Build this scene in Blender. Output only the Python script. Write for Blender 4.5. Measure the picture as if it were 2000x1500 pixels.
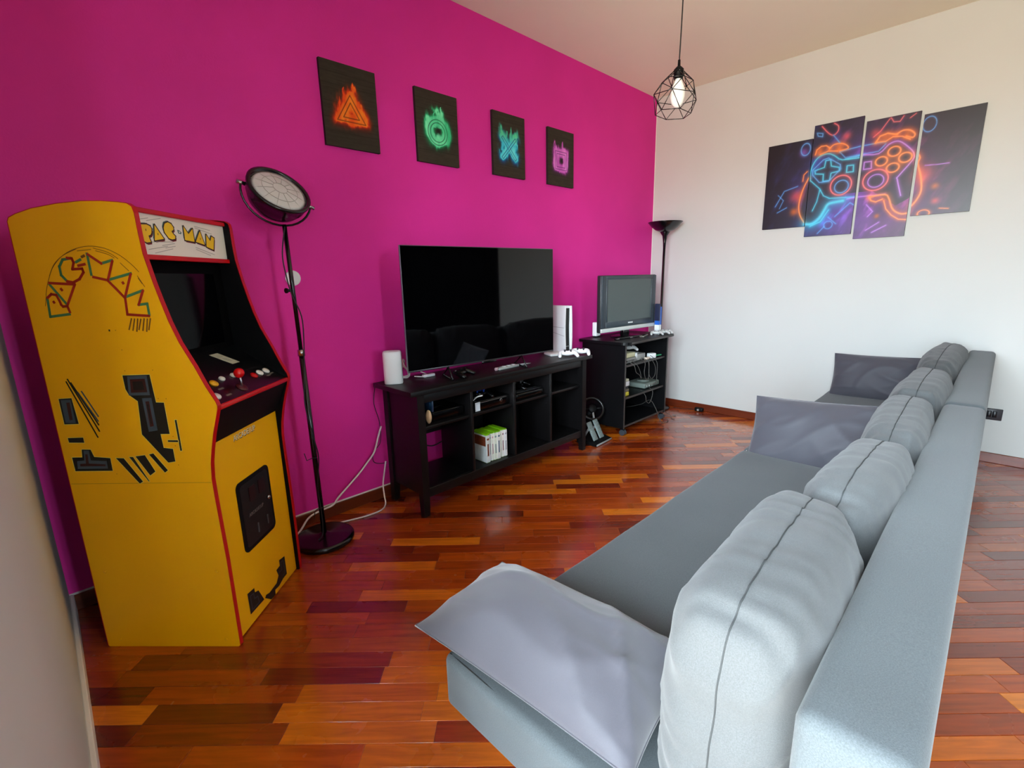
import bpy, bmesh, math, random
import numpy as np
from mathutils import Vector, Matrix, Quaternion

for o in list(bpy.data.objects):
    bpy.data.objects.remove(o, do_unlink=True)
SC = bpy.context.scene
COL = SC.collection
random.seed(7)

# ------------------------------------------------------------------ camera
# x runs along the purple wall towards the far white wall, y towards the purple wall
cam_d = bpy.data.cameras.new('camera')
cam_d.sensor_fit = 'HORIZONTAL'
cam_d.sensor_width = 36.0
cam_d.lens = 16.798
cam_d.clip_start = 0.02
cam = bpy.data.objects.new('camera', cam_d)
COL.objects.link(cam)
_r = Vector((0.7114433, -0.7023565, -0.0233184))
_u = Vector((0.1675706, 0.1373268, 0.9762487))
_f = Vector((0.6824724, 0.6984530, -0.2153945))
cm = Matrix.Identity(4)
for i in range(3):
    cm[i][0], cm[i][1], cm[i][2] = _r[i], _u[i], -_f[i]
cm.translation = (0, 0, 1.30)
cam.matrix_world = cm
SC.camera = cam

# ------------------------------------------------------------------ world, daylight, exposure
SC.view_settings.view_transform = 'Standard'
SC.view_settings.look = 'None'
SC.view_settings.gamma = 1.0
SC.view_settings.use_curve_mapping = False
SC.view_settings.exposure = 0.8
wd = bpy.data.worlds.new('sky')
SC.world = wd
wd.use_nodes = True
wnt = wd.node_tree
bg = wnt.nodes['Background']
# overcast daylight: even bright sky above the horizon, dim ground below it
w_tc = wnt.nodes.new('ShaderNodeTexCoord')
w_sep = wnt.nodes.new('ShaderNodeSeparateXYZ')
wnt.links.new(w_tc.outputs['Generated'], w_sep.inputs[0])
w_rmp = wnt.nodes.new('ShaderNodeValToRGB')
w_rmp.color_ramp.elements[0].position = 0.47
w_rmp.color_ramp.elements[1].position = 0.53
w_rmp.color_ramp.elements[0].color = (0.44, 0.40, 0.32, 1)
w_rmp.color_ramp.elements[1].color = (0.74, 0.89, 1.0, 1)
w_map = wnt.nodes.new('ShaderNodeMapRange')
w_map.inputs[1].default_value, w_map.inputs[2].default_value = -1.0, 1.0
wnt.links.new(w_sep.outputs['Z'], w_map.inputs[0])
wnt.links.new(w_map.outputs[0], w_rmp.inputs['Fac'])
wnt.links.new(w_rmp.outputs['Color'], bg.inputs['Color'])
bg.inputs['Strength'].default_value = 29.0

PW, FW, CEIL, NEAR, BACK = 2.5285, 4.459, 2.908, -0.10, -3.0
WY0, WY1, WZ0, WZ1 = -0.60, 0.50, 0.05, 2.45      # glazed door opening in the near wall
VY0, VY1, VZ0 = 0.57, 1.24, 0.98                  # narrower window right beside it
UX0, UX1 = 0.60, 1.10                              # window in the back wall

# portal that guides the sampling of the sky through the window
def portal(loc, direction, sx, sy):
    d = bpy.data.lights.new('window_portal', 'AREA')
    d.shape = 'RECTANGLE'
    d.size, d.size_y = sx, sy
    d.cycles.is_portal = True
    o = bpy.data.objects.new('window_portal', d)
    COL.objects.link(o)
    o.location = loc
    o.rotation_euler = Vector(direction).to_track_quat('-Z', 'Y').to_euler()
portal((NEAR - 0.10, (WY0 + WY1) / 2, (WZ0 + WZ1) / 2), (1, 0, 0), WY1 - WY0, WZ1 - WZ0)
portal(((UX0 + UX1) / 2, BACK - 0.06, (VZ0 + WZ1) / 2), (0, 1, 0), UX1 - UX0, WZ1 - VZ0)
portal((NEAR - 0.10, (VY0 + VY1) / 2, (VZ0 + WZ1) / 2), (1, 0, 0), VY1 - VY0, WZ1 - VZ0)

# ------------------------------------------------------------------ materials
def lin(c):
    if isinstance(c, str):
        c = c.lstrip('#')
        c = tuple(int(c[i:i + 2], 16) / 255 for i in (0, 2, 4))
    return tuple((x / 12.92 if x <= 0.04045 else ((x + 0.055) / 1.055) ** 2.4) for x in c)

MATS = {}
def mat(name, col, rough=0.5, metal=0.0, spec=0.5, var=0.06, vs=6.0, bump=0.0, bs=60.0, coat=0.0, trans=0.0, stretch=None, emit=0.0, sheen=0.0):
    """procedural principled material: colour mottled by noise, optional bump"""
    if name in MATS:
        return MATS[name]
    m = bpy.data.materials.new(name)
    m.use_nodes = True
    nt = m.node_tree
    b = nt.nodes['Principled BSDF']
    c = lin(col)
    b.inputs['Roughness'].default_value = rough
    b.inputs['Metallic'].default_value = metal
    b.inputs['Specular IOR Level'].default_value = spec
    b.inputs['Coat Weight'].default_value = coat
    b.inputs['Coat Roughness'].default_value = 0.05
    b.inputs['Transmission Weight'].default_value = trans
    if sheen:
        b.inputs['Sheen Weight'].default_value = sheen
        b.inputs['Sheen Roughness'].default_value = 0.4
    if emit:
        b.inputs['Emission Color'].default_value = (*c, 1)
        b.inputs['Emission Strength'].default_value = emit
    tc = nt.nodes.new('ShaderNodeTexCoord')
    mp = nt.nodes.new('ShaderNodeMapping')
    nt.links.new(tc.outputs['Object'], mp.inputs['Vector'])
    if stretch:
        mp.inputs['Scale'].default_value = stretch
    n = nt.nodes.new('ShaderNodeTexNoise')
    n.inputs['Scale'].default_value = vs
    n.inputs['Detail'].default_value = 4
    nt.links.new(mp.outputs['Vector'], n.inputs['Vector'])
    r = nt.nodes.new('ShaderNodeValToRGB')
    r.color_ramp.elements[0].position = 0.3
    r.color_ramp.elements[1].position = 0.7
    r.color_ramp.elements[0].color = (*[max(0, x * (1 - var)) for x in c], 1)
    r.color_ramp.elements[1].color = (*[min(1, x * (1 + var)) for x in c], 1)
    nt.links.new(n.outputs['Fac'], r.inputs['Fac'])
    nt.links.new(r.outputs['Color'], b.inputs['Base Color'])
    if bump:
        n2 = nt.nodes.new('ShaderNodeTexNoise')
        n2.inputs['Scale'].default_value = bs
        n2.inputs['Detail'].default_value = 6
        nt.links.new(mp.outputs['Vector'], n2.inputs['Vector'])
        bm_ = nt.nodes.new('ShaderNodeBump')
        bm_.inputs['Strength'].default_value = bump
        bm_.inputs['Distance'].default_value = 0.01
        nt.links.new(n2.outputs['Fac'], bm_.inputs['Height'])
        nt.links.new(bm_.outputs['Normal'], b.inputs['Normal'])
    MATS[name] = m
    return m

def wood_floor_mat(name, per_island):
    m = bpy.data.materials.new(name)
    m.use_nodes = True
    nt = m.node_tree
    b = nt.nodes['Principled BSDF']
    if per_island:
        rnd = nt.nodes.new('ShaderNodeNewGeometry').outputs['Random Per Island']
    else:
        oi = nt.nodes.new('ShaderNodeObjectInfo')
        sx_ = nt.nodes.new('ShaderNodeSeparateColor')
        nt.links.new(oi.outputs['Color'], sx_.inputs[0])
        rnd = sx_.outputs[0]                      # every strip has its own wood tone, some with light and shade mixed in
    ramp = nt.nodes.new('ShaderNodeValToRGB')
    cr = ramp.color_ramp
    stops = [(0.0, '#6a2108'), (0.16, '#802b09'), (0.34, '#9c3c0a'), (0.52, '#ae4a0c'), (0.70, '#8e340a'), (0.84, '#c2600e'), (1.0, '#d67616')]
    cr.elements[0].position, cr.elements[1].position = 0, 1
    cr.elements[0].color = (*lin(stops[0][1]), 1)
    cr.elements[1].color = (*lin(stops[-1][1]), 1)
    for p, h in stops[1:-1]:
        e = cr.elements.new(p)
        e.color = (*lin(h), 1)
    nt.links.new(rnd, ramp.inputs['Fac'])
    tc = nt.nodes.new('ShaderNodeTexCoord')
    add = nt.nodes.new('ShaderNodeVectorMath')
    add.operation = 'MULTIPLY_ADD'
    cmb = nt.nodes.new('ShaderNodeCombineXYZ')
    for k in range(3):
        nt.links.new(rnd, cmb.inputs[k])
    add.inputs[1].default_value = (37, 53, 71)
    nt.links.new(cmb.outputs[0], add.inputs[0])
    nt.links.new(tc.outputs['Object'], add.inputs[2])
    mp = nt.nodes.new('ShaderNodeMapping')
    mp.inputs['Scale'].default_value = (3.0, 40.0, 1.0)
    nt.links.new(add.outputs[0], mp.inputs['Vector'])
    n = nt.nodes.new('ShaderNodeTexNoise')
    n.inputs['Scale'].default_value = 1.6
    n.inputs['Detail'].default_value = 6
    n.inputs['Distortion'].default_value = 0.6
    nt.links.new(mp.outputs[0], n.inputs['Vector'])
    mr = nt.nodes.new('ShaderNodeMapRange')
    mr.inputs[1].default_value, mr.inputs[2].default_value = 0.3, 0.7
    mr.inputs[3].default_value, mr.inputs[4].default_value = 0.76, 1.22
    nt.links.new(n.outputs['Fac'], mr.inputs[0])
    mul = nt.nodes.new('ShaderNodeMixRGB')
    mul.blend_type = 'MULTIPLY'
    mul.inputs[0].default_value = 1
    nt.links.new(ramp.outputs['Color'], mul.inputs[1])
    nt.links.new(mr.outputs[0], mul.inputs[2])
    nt.links.new(mul.outputs[0], b.inputs['Base Color'])
    n3 = nt.nodes.new('ShaderNodeTexNoise')
    n3.inputs['Scale'].default_value = 2.5
    n3.inputs['Detail'].default_value = 5
    nt.links.new(add.outputs[0], n3.inputs['Vector'])
    mr2 = nt.nodes.new('ShaderNodeMapRange')
    mr2.inputs[3].default_value, mr2.inputs[4].default_value = 0.20, 0.34
    nt.links.new(n3.outputs['Fac'], mr2.inputs[0])
    nt.links.new(mr2.outputs[0], b.inputs['Roughness'])
    b.inputs['Specular IOR Level'].default_value = 0.35
    b.inputs['Coat Weight'].default_value = 1.0
    b.inputs['Coat IOR'].default_value = 1.52
    b.inputs['Coat Roughness'].default_value = 0.14
    bp = nt.nodes.new('ShaderNodeBump')
    bp.inputs['Strength'].default_value = 0.02
    bp.inputs['Distance'].default_value = 0.001
    nt.links.new(n.outputs['Fac'], bp.inputs['Height'])
    nt.links.new(bp.outputs['Normal'], b.inputs['Normal'])
    return m

def print_mat(name, rough=0.45, spec=0.4):
    """flat print: colours stored on the mesh"""
    m = bpy.data.materials.new(name)
    m.use_nodes = True
    nt = m.node_tree
    b = nt.nodes['Principled BSDF']
    a = nt.nodes.new('ShaderNodeVertexColor')
    a.layer_name = 'ink'
    nt.links.new(a.outputs['Color'], b.inputs['Base Color'])
    b.inputs['Roughness'].default_value = rough
    b.inputs['Specular IOR Level'].default_value = spec
    return m

# ------------------------------------------------------------------ mesh helpers
def tagp(o, label=None, cat=None, group=None, kind=None):
    if label: o['label'] = label
    if cat: o['category'] = cat
    if group: o['group'] = group
    if kind: o['kind'] = kind
    return o

def thing(name, label, cat, loc=(0, 0, 0), rz=0.0, group=None):
    o = bpy.data.objects.new(name, None)
    COL.objects.link(o)
    o.empty_display_size = 0.05
    o.location = loc
    o.rotation_euler = (0, 0, rz)
    return tagp(o, label, cat, group)

def catmull(pts, n=6):
    P = [Vector(p) for p in pts]
    if len(P) < 3:
        return P
    out = []
    for i in range(len(P) - 1):
        p0 = P[max(i - 1, 0)]; p1 = P[i]; p2 = P[i + 1]; p3 = P[min(i + 2, len(P) - 1)]
        for k in range(n):
            t = k / n
            out.append(0.5 * ((2 * p1) + (-p0 + p2) * t + (2 * p0 - 5 * p1 + 4 * p2 - p3) * t * t + (-p0 + 3 * p1 - 3 * p2 + p3) * t ** 3))
    out.append(P[-1])
    return out

class MB:
    def __init__(s):
        s.v = []; s.f = []; s.mi = []; s.sm = []
    def add(s, V, F, mi=0, sm=False):
        o = len(s.v)
        s.v += [tuple(p) for p in V]
        s.f += [tuple(i + o for i in f) for f in F]
        s.mi += [mi] * len(F)
        s.sm += [sm] * len(F)
        return s
    def box(s, x0, x1, y0, y1, z0, z1, mi=0, M=None):
        V = [Vector((x, y, z)) for x in (x0, x1) for y in (y0, y1) for z in (z0, z1)]
        if M is not None:
            V = [M @ p for p in V]
        return s.add(V, [(0, 1, 3, 2), (4, 6, 7, 5), (0, 4, 5, 1), (2, 3, 7, 6), (0, 2, 6, 4), (1, 5, 7, 3)], mi)
    def rbox(s, x0, x1, y0, y1, z0, z1, r=0.005, seg=2, mi=0, M=None, sm=True):
        b = bmesh.new()
        bmesh.ops.create_cube(b, size=1)
        for v in b.verts:
            v.co = Vector(((x0 + x1) / 2 + v.co.x * (x1 - x0), (y0 + y1) / 2 + v.co.y * (y1 - y0), (z0 + z1) / 2 + v.co.z * (z1 - z0)))
        r = min(r, 0.49 * min(x1 - x0, y1 - y0, z1 - z0))
        bmesh.ops.bevel(b, geom=b.edges[:], offset=r, segments=seg, profile=0.5, affect='EDGES')
        b.verts.index_update()
        V = [(M @ v.co if M is not None else v.co.copy()) for v in b.verts]
        F = [[v.index for v in f.verts] for f in b.faces]
        b.free()
        return s.add(V, F, mi, sm)
    def ring(s, c, ax, r, n):
        ax = Vector(ax).normalized()
        a = ax.orthogonal().normalized()
        b = ax.cross(a)
        return [Vector(c) + (a * math.cos(2 * math.pi * i / n) + b * math.sin(2 * math.pi * i / n)) * r for i in range(n)]
    def cyl(s, p0, p1, r0, r1=None, n=16, mi=0, sm=True):
        r1 = r0 if r1 is None else r1
        ax = Vector(p1) - Vector(p0)
        V = s.ring(p0, ax, r0, n) + s.ring(p1, ax, r1, n)
        o = len(s.v)
        s.add(V, [(i, (i + 1) % n, n + (i + 1) % n, n + i) for i in range(n)], mi, sm)
        s.add([], [], mi)
        s.f += [tuple(o + i for i in range(n))[::-1], tuple(o + n + i for i in range(n))]
        s.mi += [mi, mi]; s.sm += [False, False]
        return s
    def tube(s, pts, r, n=6, mi=0, closed=False):
        P = [Vector(p) for p in pts]
        m = len(P)
        V = []
        T0 = (P[1] - P[0]).normalized()
        a = T0.orthogonal().normalized()
        for i in range(m):
            if closed:
                T = (P[(i + 1) % m] - P[i - 1]).normalized()
            else:
                T = (P[min(i + 1, m - 1)] - P[max(i - 1, 0)]).normalized()
            a = (a - T * a.dot(T))
            if a.length < 1e-6: a = T.orthogonal()
            a.normalize()
            b = T.cross(a)
            rr = r[i] if isinstance(r, (list, tuple)) else r
            V += [P[i] + (a * math.cos(2 * math.pi * k / n) + b * math.sin(2 * math.pi * k / n)) * rr for k in range(n)]
        F = []
        for i in range(m if closed else m - 1):
            j = (i + 1) % m
            F += [(i * n + k, i * n + (k + 1) % n, j * n + (k + 1) % n, j * n + k) for k in range(n)]
        if not closed:
            F += [tuple(range(n))[::-1], tuple((m - 1) * n + k for k in range(n))]
        return s.add(V, F, mi, True)
    def lathe(s, prof, c=(0, 0, 0), n=24, mi=0, M=None, sm=True):
        V = []
        for r, z in prof:
            for k in range(n):
                a = 2 * math.pi * k / n
                p = Vector((r * math.cos(a), r * math.sin(a), z))
                V.append((M @ p if M is not None else p) + Vector(c))
        F = []
        for i in range(len(prof) - 1):
            F += [(i * n + k, i * n + (k + 1) % n, (i + 1) * n + (k + 1) % n, (i + 1) * n + k) for k in range(n)]
        if prof[0][0] > 1e-5: F.append(tuple(range(n))[::-1])
        if prof[-1][0] > 1e-5: F.append(tuple((len(prof) - 1) * n + k for k in range(n)))
        return s.add(V, F, mi, sm)
    def prism(s, poly, fr, w0, w1, mi=0):
        """extrude a 2-D outline; fr(u, v, w) gives the 3-D point"""
        n = len(poly)
        V = [fr(u, v, w0) for u, v in poly] + [fr(u, v, w1) for u, v in poly]
        F = [tuple(range(n))[::-1], tuple(range(n, 2 * n))] + [(i, (i + 1) % n, n + (i + 1) % n, n + i) for i in range(n)]
        return s.add(V, F, mi)
    def sphere(s, c, r, sc=(1, 1, 1), n=16, m=10, mi=0):
        prof = [(max(1e-6, math.sin(math.pi * i / m)), -math.cos(math.pi * i / m)) for i in range(m + 1)]
        V = []
        for q, z in prof:
            for k in range(n):
                a = 2 * math.pi * k / n
                V.append((c[0] + r * sc[0] * q * math.cos(a), c[1] + r * sc[1] * q * math.sin(a), c[2] + r * sc[2] * z))
        F = []
        for i in range(m):
            F += [(i * n + k, i * n + (k + 1) % n, (i + 1) * n + (k + 1) % n, (i + 1) * n + k) for k in range(n)]
        return s.add(V, F, mi, True)
    def build(s, name, mats, parent=None, loc=None, rot=None):
        me = bpy.data.meshes.new(name)
        me.from_pydata([tuple(p) for p in s.v], [], s.f)
        for m_ in (mats if isinstance(mats, (list, tuple)) else [mats]):
            me.materials.append(m_)
        me.polygons.foreach_set('material_index', s.mi)
        me.polygons.foreach_set('use_smooth', s.sm)
        b = bmesh.new()
        b.from_mesh(me)
        bmesh.ops.remove_doubles(b, verts=b.verts[:], dist=1e-6)
        bmesh.ops.recalc_face_normals(b, faces=b.faces[:])
        b.to_mesh(me)
        b.free()
        o = bpy.data.objects.new(name, me)
        COL.objects.link(o)
        if parent is not None: o.parent = parent
        if loc is not None: o.location = loc
        if rot is not None: o.rotation_euler = rot
        return o

def copy_tree(o, parent=None):
    c = o.copy()
    COL.objects.link(c)
    c.parent = parent
    for ch in list(o.children):
        copy_tree(ch, c)
    return c

def stroke(mb, pts, w, fr, lift, mi=0):
    """flat ribbon of width w along a 2-D polyline on a surface"""
    for (a, b) in zip(pts[:-1], pts[1:]):
        a = Vector(a); b = Vector(b)
        d = b - a
        if d.length < 1e-6: continue
        d.normalize()
        nrm = Vector((-d.y, d.x)) * (w / 2)
        e = d * (w * 0.42)
        q = [a - e - nrm, b + e - nrm, b + e + nrm, a - e + nrm]
        mb.add([fr(p.x, p.y, lift) for p in q], [(0, 1, 2, 3)], mi)

# ------------------------------------------------------------------ shared materials
white_wall = mat('white_wall_paint', '#cfd0cc', 0.85, spec=0.25, var=0.02, vs=1.5, bump=0.04, bs=180)
ceil_m = mat('ceiling_paint', '#f3eed9', 0.9, spec=0.2, var=0.02, vs=1.2, bump=0.03, bs=150)
purple_m = mat('purple_wall_paint', '#e02e98', 0.6, spec=0.2, var=0.05, vs=2.0, bump=0.08, bs=160)
skirt_m = mat('mahogany_skirting', '#6a2a12', 0.35, var=0.2, vs=3, stretch=(1, 1, 12))
white_trim = mat('white_paint_line', '#f4eee8', 0.6, var=0.02)
black_gloss = mat('black_gloss_plastic', '#050506', 0.18, spec=0.4, var=0.05)
black_matt = mat('black_matt_plastic', '#08080a', 0.55, spec=0.22, var=0.1)
black_metal = mat('black_lacquered_metal', '#08080a', 0.22, spec=0.6, var=0.05)
chrome = mat('brushed_steel', '#b8b8ba', 0.25, metal=1.0, var=0.05)
white_pl = mat('white_plastic', '#eef0f0', 0.35, var=0.02)
grey_pl = mat('grey_plastic', '#9a9b9a', 0.45, var=0.05)
cable_blk = mat('black_cable_rubber', '#141416', 0.5, var=0.1)
cable_grey = mat('grey_cable_rubber', '#4a4844', 0.5, var=0.1)
cable_wht = mat('white_cable_rubber', '#f0ece6', 0.45, var=0.03)

# ------------------------------------------------------------------ room shell
def struct(name, mb, m, label=None, cat=None):
    o = mb.build(name, m)
    o['kind'] = 'structure'
    if label: o['label'] = label
    if cat: o['category'] = cat
    return o

hall = mat('dark_hall_panelling', '#1c120d', 0.5, var=0.2, vs=4, stretch=(1, 1, 8))
struct('wall_left', MB().box(NEAR - 0.25, FW + 0.15, PW, PW + 0.15, -0.02, CEIL + 0.02), purple_m, 'magenta purple painted wall behind the televisions', 'wall')
struct('wall_right', MB().box(FW, FW + 0.15, -1.68, PW, -0.02, CEIL + 0.02), white_wall, 'white painted far wall carrying the four panel controller picture', 'wall')
wn = MB()
wn.box(NEAR - 0.25, NEAR, VY1, PW, -0.02, CEIL + 0.02)
wn.box(NEAR - 0.25, NEAR, WY1, VY0, -0.02, CEIL + 0.02)
wn.box(NEAR - 0.25, NEAR, VY0, VY1, WZ1, CEIL + 0.02)
wn.box(NEAR - 0.25, NEAR, VY0, VY1, -0.02, VZ0)
wn.box(NEAR - 0.25, NEAR, BACK, WY0, -0.02, CEIL + 0.02)
wn.box(NEAR - 0.25, NEAR, WY0, WY1, WZ1, CEIL + 0.02)
wn.box(NEAR - 0.25, NEAR, WY0, WY1, -0.02, WZ0)
struct('wall_near', wn, white_wall, 'white painted wall at the left edge beside the yellow cabinet', 'wall')
wb = MB()
wb.box(NEAR - 0.25, UX0, BACK - 0.15, BACK, -0.02, CEIL + 0.02)
wb.box(UX1, 3.25, BACK - 0.15, BACK, -0.02, CEIL + 0.02)
wb.box(UX0, UX1, BACK - 0.15, BACK, WZ1, CEIL + 0.02)
wb.box(UX0, UX1, BACK - 0.15, BACK, -0.02, VZ0)
struct('wall_back', wb, hall, 'dark wall behind the sofa side of the room', 'wall')
wh = MB()
wh.box(FW + 0.15, 5.9, -1.68, -1.53, -0.02, CEIL + 0.02)
wh.box(5.75, 5.9, -4.3, -1.68, -0.02, CEIL + 0.02)
wh.box(3.10, 5.9, -4.45, -4.3, -0.02, CEIL + 0.02)
wh.box(3.10, 3.25, -4.3, BACK - 0.15, -0.02, CEIL + 0.02)
struct('wall_hall', wh, hall, 'dark panelled hallway walls beyond the white wall', 'wall')
struct('ceiling', MB().box(NEAR - 0.25, 5.9, -4.45, PW + 0.15, CEIL, CEIL + 0.12), ceil_m, 'off white painted ceiling over the room', 'ceiling')

# skirting boards and the unpainted white line above them
def skirt(name, x0, x1, y0, y1, label, m=skirt_m, h=0.068):
    return struct(name, MB().rbox(x0, x1, y0, y1, 0.0, h, 0.003, 1, sm=False), m, label, 'baseboard')
skirt('baseboard_left', NEAR + 0.012, FW - 0.012, PW - 0.012, PW, 'reddish brown wooden skirting along the purple wall')
skirt('baseboard_right', FW - 0.012, FW, -1.68, PW - 0.012, 'reddish brown wooden skirting along the white far wall')
skirt('baseboard_near', NEAR, NEAR + 0.014, WY1, PW - 0.012, 'white painted skirting at the left edge of the photo', white_trim, 0.075)
struct('trim_1', MB().box(NEAR, FW, PW - 0.003, PW, 0.068, 0.076), white_trim, 'thin white paint line above the skirting of the purple wall', 'trim')
struct('trim_2', MB().box(FW - 0.004, FW, PW - 0.004, PW, 0.076, CEIL), white_trim, 'thin white paint line in the corner of purple and white walls', 'trim')

# window (behind the camera on the near wall): frame, mullions, panes
glass = bpy.data.materials.new('window_glass')
glass.use_nodes = True
gn = glass.node_tree
gn.nodes.remove(gn.nodes['Principled BSDF'])
g_t, g_g, g_m, g_f = (gn.nodes.new('ShaderNode' + k) for k in ('BsdfTransparent', 'BsdfGlossy', 'MixShader', 'Fresnel'))
g_g.inputs['Roughness'].default_value = 0.02
gn.links.new(g_f.outputs[0], g_m.inputs[0]); gn.links.new(g_t.outputs[0], g_m.inputs[1]); gn.links.new(g_g.outputs[0], g_m.inputs[2])
gn.links.new(g_m.outputs[0], gn.nodes['Material Output'].inputs['Surface'])
def window(name, label, loc, rz, hw, hh):
    wf = thing(name, label, 'window', loc, rz)
    wf['kind'] = 'structure'
    fr = MB()
    fr.box(-0.03, 0.03, -hw, -hw + 0.06, 0, hh); fr.box(-0.03, 0.03, hw - 0.06, hw, 0, hh)
    fr.box(-0.03, 0.03, -hw + 0.06, hw - 0.06, 0, 0.06); fr.box(-0.03, 0.03, -hw + 0.06, hw - 0.06, hh - 0.06, hh)
    fr.build('window_frame', white_pl, wf)
    for k in range(2):
        a = -hw + 0.06 + k * (2 * hw - 0.12) / 2
        b_ = a + (2 * hw - 0.12) / 2
        if k: MB().box(-0.025, 0.025, a - 0.03, a + 0.03, 0.06, hh - 0.06).build('mullion', white_pl, wf)
        MB().box(-0.004, 0.0, a + 0.03, b_ - 0.03, 0.06, hh - 0.06).build('window_pane', glass, wf)
window('window_1', 'tall white framed glazed door in the wall beside the camera', (NEAR - 0.20, (WY0 + WY1) / 2, WZ0), 0.0, (WY1 - WY0) / 2, WZ1 - WZ0)
window('window_3', 'white framed window in the dark wall behind the sofas', ((UX0 + UX1) / 2, BACK - 0.11, VZ0), math.pi / 2, (UX1 - UX0) / 2, WZ1 - VZ0)
window('window_2', 'narrow white framed window next to the glazed door', (NEAR - 0.20, (VY0 + VY1) / 2, VZ0), 0.0, (VY1 - VY0) / 2, WZ1 - VZ0)

# ------------------------------------------------------------------ floor: dark sub-floor and single parquet strips laid at 45 degrees
sub = mat('dark_subfloor', '#160805', 0.7, var=0.1)
floor = struct('floor', MB().box(NEAR - 0.25, 5.9, -4.45, PW + 0.15, -0.12, -0.006), sub, 'glossy reddish brown parquet floor laid diagonally', 'floor')
E1 = (math.cos(-math.pi / 4), math.sin(-math.pi / 4))
E2 = (math.cos(math.pi / 4), math.sin(math.pi / 4))
def clip(poly, regs):
    for (a, b, c) in regs:           # keep a*x+b*y<=c
        out = []
        for i in range(len(poly)):
            p, q = poly[i], poly[(i + 1) % len(poly)]
            dp, dq = a * p[0] + b * p[1] - c, a * q[0] + b * q[1] - c
            if dp <= 0: out.append(p)
            if (dp < 0 < dq) or (dq < 0 < dp):
                t = dp / (dp - dq)
                out.append((p[0] + (q[0] - p[0]) * t, p[1] + (q[1] - p[1]) * t))
        poly = out
        if len(poly) < 3: return []
    return poly
ROOM = [(-1, 0, 0.30), (1, 0, 5.8), (0, -1, 4.3), (0, 1, PW)]
def hidden(x, y):
    """is this floor point covered by the sofas or furniture as seen from the eye point"""
    if 0.6 < x < 4.45 and -0.02 < y < 0.86: return True
    for (zz, x0, x1, y0, y1) in ((0.37, 0.62, 4.4, 0.12, 0.86), (0.72, 0.62, 4.4, -0.01, 0.12)):
        t = (1.30 - zz) / 1.30
        if x0 < x * t < x1 and y0 < y * t < y1: return True
    return False
def inframe(x, y):
    v = Vector((x, y, -1.30))
    d = v.dot(_f)
    if d < 0.2: return None
    px, py = 1000 + 933.2 * v.dot(_r) / d, 750 - 933.2 * v.dot(_u) / d
    return d if (-60 < px < 2060 and py < 1580) else None
PWID = 0.070
cells = []
rng = random.Random(3)
for row in range(-64, 76):
    v0 = row * PWID
    u = -6.5 + rng.uniform(0, 0.45)
    while u < 6.5:
        L = rng.choice((0.40, 0.45, 0.45, 0.45, 0.50))
        u1 = u + L
        g = 0.0004
        q = [(u + g, v0 + g), (u1 - g, v0 + g), (u1 - g, v0 + PWID - g), (u + g, v0 + PWID - g)]
        W = [(a * E1[0] + b * E2[0], a * E1[1] + b * E2[1]) for a, b in q]
        W = clip(W, ROOM)
        if len(W) >= 3:
            cx = sum(p[0] for p in W) / len(W); cy = sum(p[1] for p in W) / len(W)
            cells.append((W, cx, cy, rng.uniform(-0.0005, 0.0)))
        u = u1
def score(c):
    d = inframe(c[1], c[2])
    if d is None or hidden(c[1], c[2]) or c[1] < NEAR or c[1] > FW: return 1e9
    return d
cells.sort(key=score)
near = [c for c in cells[:290] if score(c) < 1e8]
rest = cells[len(near):]
def strip_geo(mb, W, dz, ox=0.0, oy=0.0):
    L = [((x - ox) * E1[0] + (y - oy) * E1[1], (x - ox) * E2[0] + (y - oy) * E2[1]) for x, y in W]
    mx = sum(p[0] for p in L) / len(L); my = sum(p[1] for p in L) / len(L)
    n = len(L)
    c = 0.0008
    def inn(p):
        sx = p[0] - mx; sy = p[1] - my
        return (p[0] - math.copysign(min(c, abs(sx) * 0.5), sx), p[1] - math.copysign(min(c, abs(sy) * 0.5), sy))
    V = [(x, y, -0.006) for x, y in L] + [(x, y, dz - 0.0005) for x, y in L] + [(*inn(p), dz) for p in L]
    F = [tuple(2 * n + i for i in range(n))]
    for i in range(n):
        j = (i + 1) % n
        F += [(i, j, n + j, n + i), (n + i, n + j, 2 * n + j, 2 * n + i)]
    mb.add(V, F)
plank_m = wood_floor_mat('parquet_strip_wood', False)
field_m = wood_floor_mat('parquet_field_wood', True)
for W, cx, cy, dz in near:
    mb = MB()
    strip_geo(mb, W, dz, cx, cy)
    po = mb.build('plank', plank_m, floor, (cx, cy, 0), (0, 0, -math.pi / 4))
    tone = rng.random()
    if math.hypot(cx - 0.66, cy - 0.98) < 0.42: tone = 0.78 + 0.22 * tone       # pool of daylight put into the strip tone
    elif cx < 0.38: tone = 0.55 * tone  # shade along the near wall, painted in as darker strips
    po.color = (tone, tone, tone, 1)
mb = MB()
for W, cx, cy, dz in rest:
    strip_geo(mb, W, dz)
fo = mb.build('plank_field', field_m, floor, None, (0, 0, -math.pi / 4))
fo['kind'] = 'stuff'

# scuff marks worn into the varnish near the sofa
scuff = mat('bare_wood_scratch', '#d6a06a', 0.7, var=0.2)

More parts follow.
